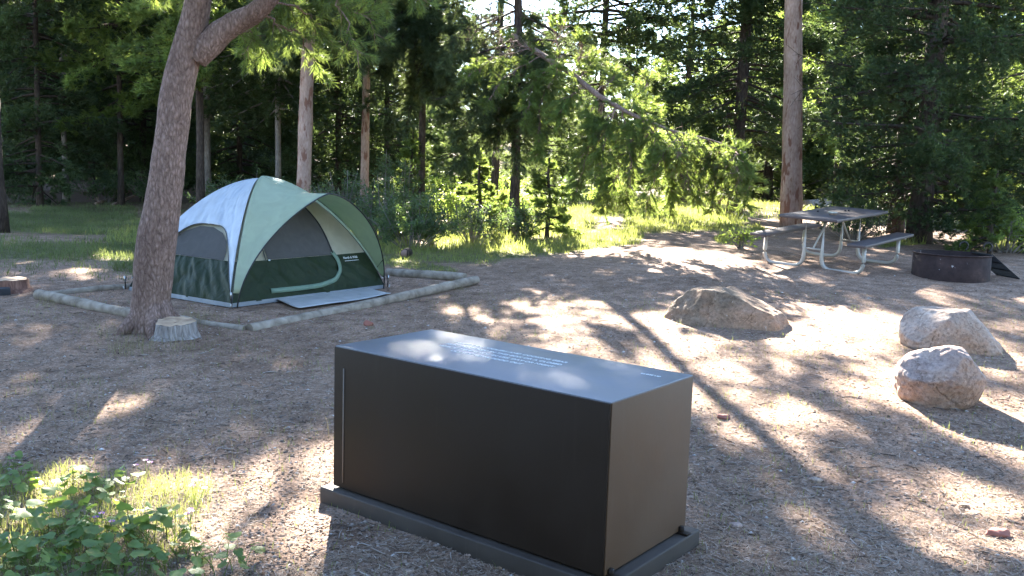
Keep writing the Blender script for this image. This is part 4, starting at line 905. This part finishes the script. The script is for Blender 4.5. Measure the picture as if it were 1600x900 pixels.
grass('sparse_grass', 'sparse small grass sprouts scattered over the trampled dirt', 60000, -5, 6, 3, 11, .02, .07, .003, 6, M['grass'], .95, fn=lambda x, y: .55+.0*x)
# dry tufts around the stump and pad
def near_pts(pts, r): return lambda x, y: np.max([sm((r-np.hypot(x-p[0], y-p[1]))/r) for p in pts], axis=0)
pp = [at(300, 500), at(215, 545), at(90, 475), at(285, 545), at(700, 452), at(200, 520)]
grass('dry_tufts', 'dry straw tufts around the stump and the pad timbers', 26000, -6, 0, 7.6, 12, .03, .16, .0035, 7, M['grass_dry'], .45, fn=near_pts(pp, .45))
bx = [at(530, 790), at(560, 800), at(620, 830), at(1050, 890)]
grass('moss_strip', 'green moss and grass sprouts along the foot of the storage box', 9000, -1.3, 1.2, 3, 5.3, .01, .05, .003, 8, M['shrub_bright'], .45, fn=near_pts(bx, .13))

# ------------------------------------------------------------------ near left broad-leaved plants
def leaf_mesh(rng, size):
    n = 14; V = [(0, 0, 0)]
    for i in range(n+1):
        a = -2.5+5.0*i/n; lob = .72+.28*abs(math.cos(a*1.5))+.05*rng.normal(); r = size*lob*(.8+.2*math.cos(a)); V.append((math.cos(a)*r+size*.35, math.sin(a)*r, -.18*r*abs(math.sin(a*1.5))+.04*size*rng.normal()))
    return np.array(V), np.array([[0, i+1, i+2] for i in range(n)])
def broad(seed, nst=7, hh=.15):
    rng = np.random.RandomState(seed); st = MB(); lf = MB()
    for i in range(nst):
        a = rng.rand()*6.28; r = .04+.14*rng.rand(); h = hh*(.4+.7*rng.rand()); bb = np.array([rng.normal()*.06, rng.normal()*.06, -.01]); e = bb+np.array([math.cos(a)*r*.6, math.sin(a)*r*.6, h]); st.tube([bb, bb*.6+e*.4+[0, 0, h*.15], e], [.002, .0018, .0012], 4, cap=False)
        for k in range(2 if rng.rand() < .6 else 1):
            V, T = leaf_mesh(rng, .022+.03*rng.rand()); Rm = (Matrix.Rotation(a+rng.normal()*.9, 3, 'Z')@Matrix.Rotation(rng.normal()*.35+.15, 3, 'Y')@Matrix.Rotation(rng.normal()*.3, 3, 'X')); V = V@np.array(Rm).T+e-[0, 0, .03*k]; lf.add(V, T)
    return st, lf
pos = [(20, 870), (75, 885), (135, 880), (200, 862), (245, 855), (30, 770), (5, 740), (95, 775), (150, 815), (85, 835), (215, 825), (285, 875), (5, 830), (180, 895), (60, 930), (250, 900), (130, 850), (170, 770), (320, 900), (40, 900)]
ptags = ['at the very left edge', 'in the bottom left corner', 'beside the corner clump', 'just right of the bottom clump', 'at the right end of the leafy patch']
protoP = []
for i, (px, py) in enumerate(pos):
    P = at(px, py); lb = 'low plant with rounded lobed green leaves in the near left corner'
    if i < 4:
        o = empty('leafy_plant', P, lb, 'plant', 'lobed-leaf plants in the near left corner'); st, lf = broad(300+i, 13); st.build('stems', M['broadleaf'], o); lf.build('foliage', M['broadleaf'], o); protoP.append(o)
    else:
        o = copy_tree(protoP[i % 4]); o.location = [float(v) for v in P]; o['label'] = lb
    row = 0 if py < 790 else (1 if py < 862 else 2); rr_ = sorted(p_[0] for p_ in pos if (0 if p_[1] < 790 else (1 if p_[1] < 862 else 2)) == row)
    o['label'] = 'lobed leafy plant '+['first', 'second', 'third', 'fourth', 'fifth', 'sixth', 'seventh', 'eighth', 'ninth', 'tenth', 'eleventh'][rr_.index(px)]+' from left in '+['top', 'middle', 'bottom'][row]+' row, near left corner'
    o.rotation_euler[2] = i*1.7; s = .8+.1*(i % 5); o.scale = (s, s, s)
# purple asters
def aster(P, h, label, seed):
    rng = np.random.RandomState(seed); o = empty('aster_flower', P, label, 'flower', 'purple asters in the near left corner'); st = MB(); pe = MB(); ce = MB()
    for k in range(3):
        a = rng.rand()*6.28; e = np.array([math.cos(a)*.025*k, math.sin(a)*.025*k, h*(1-.12*k)]); st.tube([(0, 0, -.01), e*[.5, .5, .55], e], [.002, .0016, .0012], 4, cap=False)
        for i in range(16):
            b = i/16*6.28; d = np.array([math.cos(b), math.sin(b), .25]); s = np.array([-math.sin(b), math.cos(b), 0])*.0022; L = .015; pe.add(np.array([e+d*.003-s*.5, e+d*.003+s*.5, e+d*L+s, e+d*L-s]), None, [[0, 1, 2, 3]])
        ce.tube([e, e+[0, 0, .004]], [.0045, .003], 8)
    st.build('stems', M['broadleaf'], o); part_label(pe.build('petals', M['petal'], o), 'purple petals'); ce.build('flower_centre', mat('yellow_centre', (.5, .35, .05), .8)[0], o)
aster(at(305, 800), .16, 'tallest pair of purple asters at the right of the leafy patch', 1)
aster(at(228, 745), .10, 'small purple aster farthest back above the leafy patch', 2)
aster(at(298, 835), .12, 'drooping purple aster just below the tallest pair', 3)
aster(at(160, 850), .14, 'purple aster half hidden among the lobed leaves', 4)

# ------------------------------------------------------------------ ground litter
def island_mat(name, stops, rough=.9):
    m, t, b = mat(name, (.3, .3, .3), rough, 0, .2); ge = t.nodes.new('ShaderNodeNewGeometry'); c = ramp(t, ge.outputs['Random Per Island'], stops); t.links.new(c, b.inputs['Base Color']); return m
M['chips'] = island_mat('wood_chip_litter', [(0, (.04, .028, .02)), (.35, (.14, .098, .075)), (.6, (.25, .18, .14)), (.93, (.33, .25, .2)), (1, (.48, .42, .37))])
M['needle_litter'] = island_mat('dead_needles', [(0, (.16, .10, .06)), (.4, (.28, .2, .14)), (.8, (.42, .33, .25)), (1, (.55, .46, .38))])
M['pebbles'] = island_mat('pebbles', [(0, (.1, .08, .07)), (.5, (.22, .18, .15)), (.9, (.34, .29, .26)), (1, (.6, .58, .56))])
def scatter(n, seed, ymin=395, power=1.0, w=1640):
    rng = np.random.RandomState(seed); px = rng.rand(n)*w-20; py = ymin+(930-ymin)*rng.rand(n)**power; P = atv(px, py); ok = (P[:, 1] > 2) & (P[:, 1] < 20)
    P = P[ok]; lx = (P[:, 0]-LX)*math.cos(-LA)-(P[:, 1]-LY)*math.sin(-LA); ly = (P[:, 0]-LX)*math.sin(-LA)+(P[:, 1]-LY)*math.cos(-LA)
    inb = (lx < .06) & (lx > -LL-.06) & (ly > -.06) & (ly < LD+.06); P = P[~inb]
    P[:, 0] += rng.normal(size=len(P))*.02; P[:, 1] += rng.normal(size=len(P))*.05; P[:, 2] = g(P[:, 0], P[:, 1]); return P, rng
def chips(P, rng, lmin, lmax, asp, lift, tilt=.25):
    K = len(P); a = rng.rand(K)*6.28; d = np.stack([np.cos(a), np.sin(a), tilt*rng.normal(size=K)], 1); s = np.stack([-np.sin(a), np.cos(a), tilt*rng.normal(size=K)], 1)
    L = (lmin+(lmax-lmin)*rng.rand(K)**2)[:, None]; W_ = L*asp; c = P+np.array([0, 0, 1])*(lift*(.4+rng.rand(K)))[:, None]
    j = lambda: 1+.35*(rng.rand(K, 1)-.5)
    return np.stack([c-d*L/2*j()-s*W_/2*j(), c+d*L/2*j()-s*W_/2*j(), c+d*L/2*j()+s*W_/2*j(), c-d*L/2*j()+s*W_/2*j()], 1).reshape(-1, 3)
def quads(name, V, m, label, cat):
    o = link(name, raw_mesh(name, V, np.zeros((0, 3), int), m, T4=np.arange(len(V)).reshape(-1, 4))); return tag(o, label, cat, kind='stuff')
P, rng = scatter(120000, 1); quads('wood_chips', chips(P, rng, .004, .02, .5, .004), M['chips'], 'brown and grey bark chips scattered over the whole clearing', 'litter')
P, rng = scatter(130000, 2, 420); 
kk = vn(P, 1.3, 40) > .42; P = P[kk]
quads('fallen_needles', chips(P, rng, .02, .06, .035, .007, .12), M['needle_litter'], 'long dead pine needles strewn over the dirt', 'litter')
P, rng = scatter(9000, 3, 400); K = len(P); o8 = np.array([(1, 0, 0), (-1, 0, 0), (0, 1, 0), (0, -1, 0), (0, 0, 1), (0, 0, -1)], float); sz = (.004+.012*rng.rand(K)**4)[:, None, None]
V = P[:, None]+o8[None]*sz*np.array([1.3, 1, .7])*(1+.4*(rng.rand(K, 6, 1)-.5)); F8 = np.array([(0, 2, 4), (2, 1, 4), (1, 3, 4), (3, 0, 4), (2, 0, 5), (1, 2, 5), (3, 1, 5), (0, 3, 5)]); T = (F8[None]+np.arange(K)[:, None, None]*6).reshape(-1, 3)
tag(link('pebbles', raw_mesh('pebbles', V.reshape(-1, 3), T, M['pebbles'])), 'small pale and dark pebbles scattered over the dirt', 'pebbles', kind='stuff')
P, rng = scatter(2600, 5, 430); tw = MB()
for p in P:
    a = rng.rand()*6.28; L = .03+.09*rng.rand()**2; d = np.array([math.cos(a), math.sin(a), 0])*L; m = p+d*.5+[rng.normal()*L*.12, rng.normal()*L*.12, .008]
    r = .0012+.0022*rng.rand(); tw.tube([p+[0, 0, .003], m, p+d+[0, 0, .003+.012*rng.rand()]], [r, r, r*.7], 4, cap=False)
M['twigs'] = island_mat('dead_twigs', [(0, (.07, .05, .04)), (.5, (.2, .15, .12)), (1, (.42, .37, .33))])
tag(tw.build('twigs', M['twigs']), 'small dead twigs strewn over the clearing', 'twigs', kind='stuff')
for i, (px, py, s, lb) in enumerate([(640, 893, .014, 'white pebble at the bottom beside the storage box'), (738, 866, .02, 'flat pale stone under the long side of the storage box'), (784, 885, .011, 'round pale pebble right of the flat pale stone'), (1275, 748, .025, 'dark stone in the sunny streak right of the storage box'), (1150, 822, .022, 'grey stone on the dirt near the right corner of the storage box'), (1085, 850, .02, 'brown stone touching the corner of the base slab'), (1560, 835, .04, 'long reddish bark piece in the lower right corner'), (1130, 652, .03, 'reddish bark flake right of the storage box'), (1508, 790, .018, 'purple-grey stone in the lower right')]):
    rock(at(px, py)+[0, 0, s*.3], [(0, 0, 1, .7), (.7, -.5, .3, .7)], (s*1.5, s, s*.7), 50+i, [M['rock_b'], M['rock_c'], M['rock_a']][i % 3] if i != 6 and i != 7 else bpy.data.materials['red_brick_stone'], lb, name='stone', sub=3, rough=.25)
print('crown tris', NT[0])
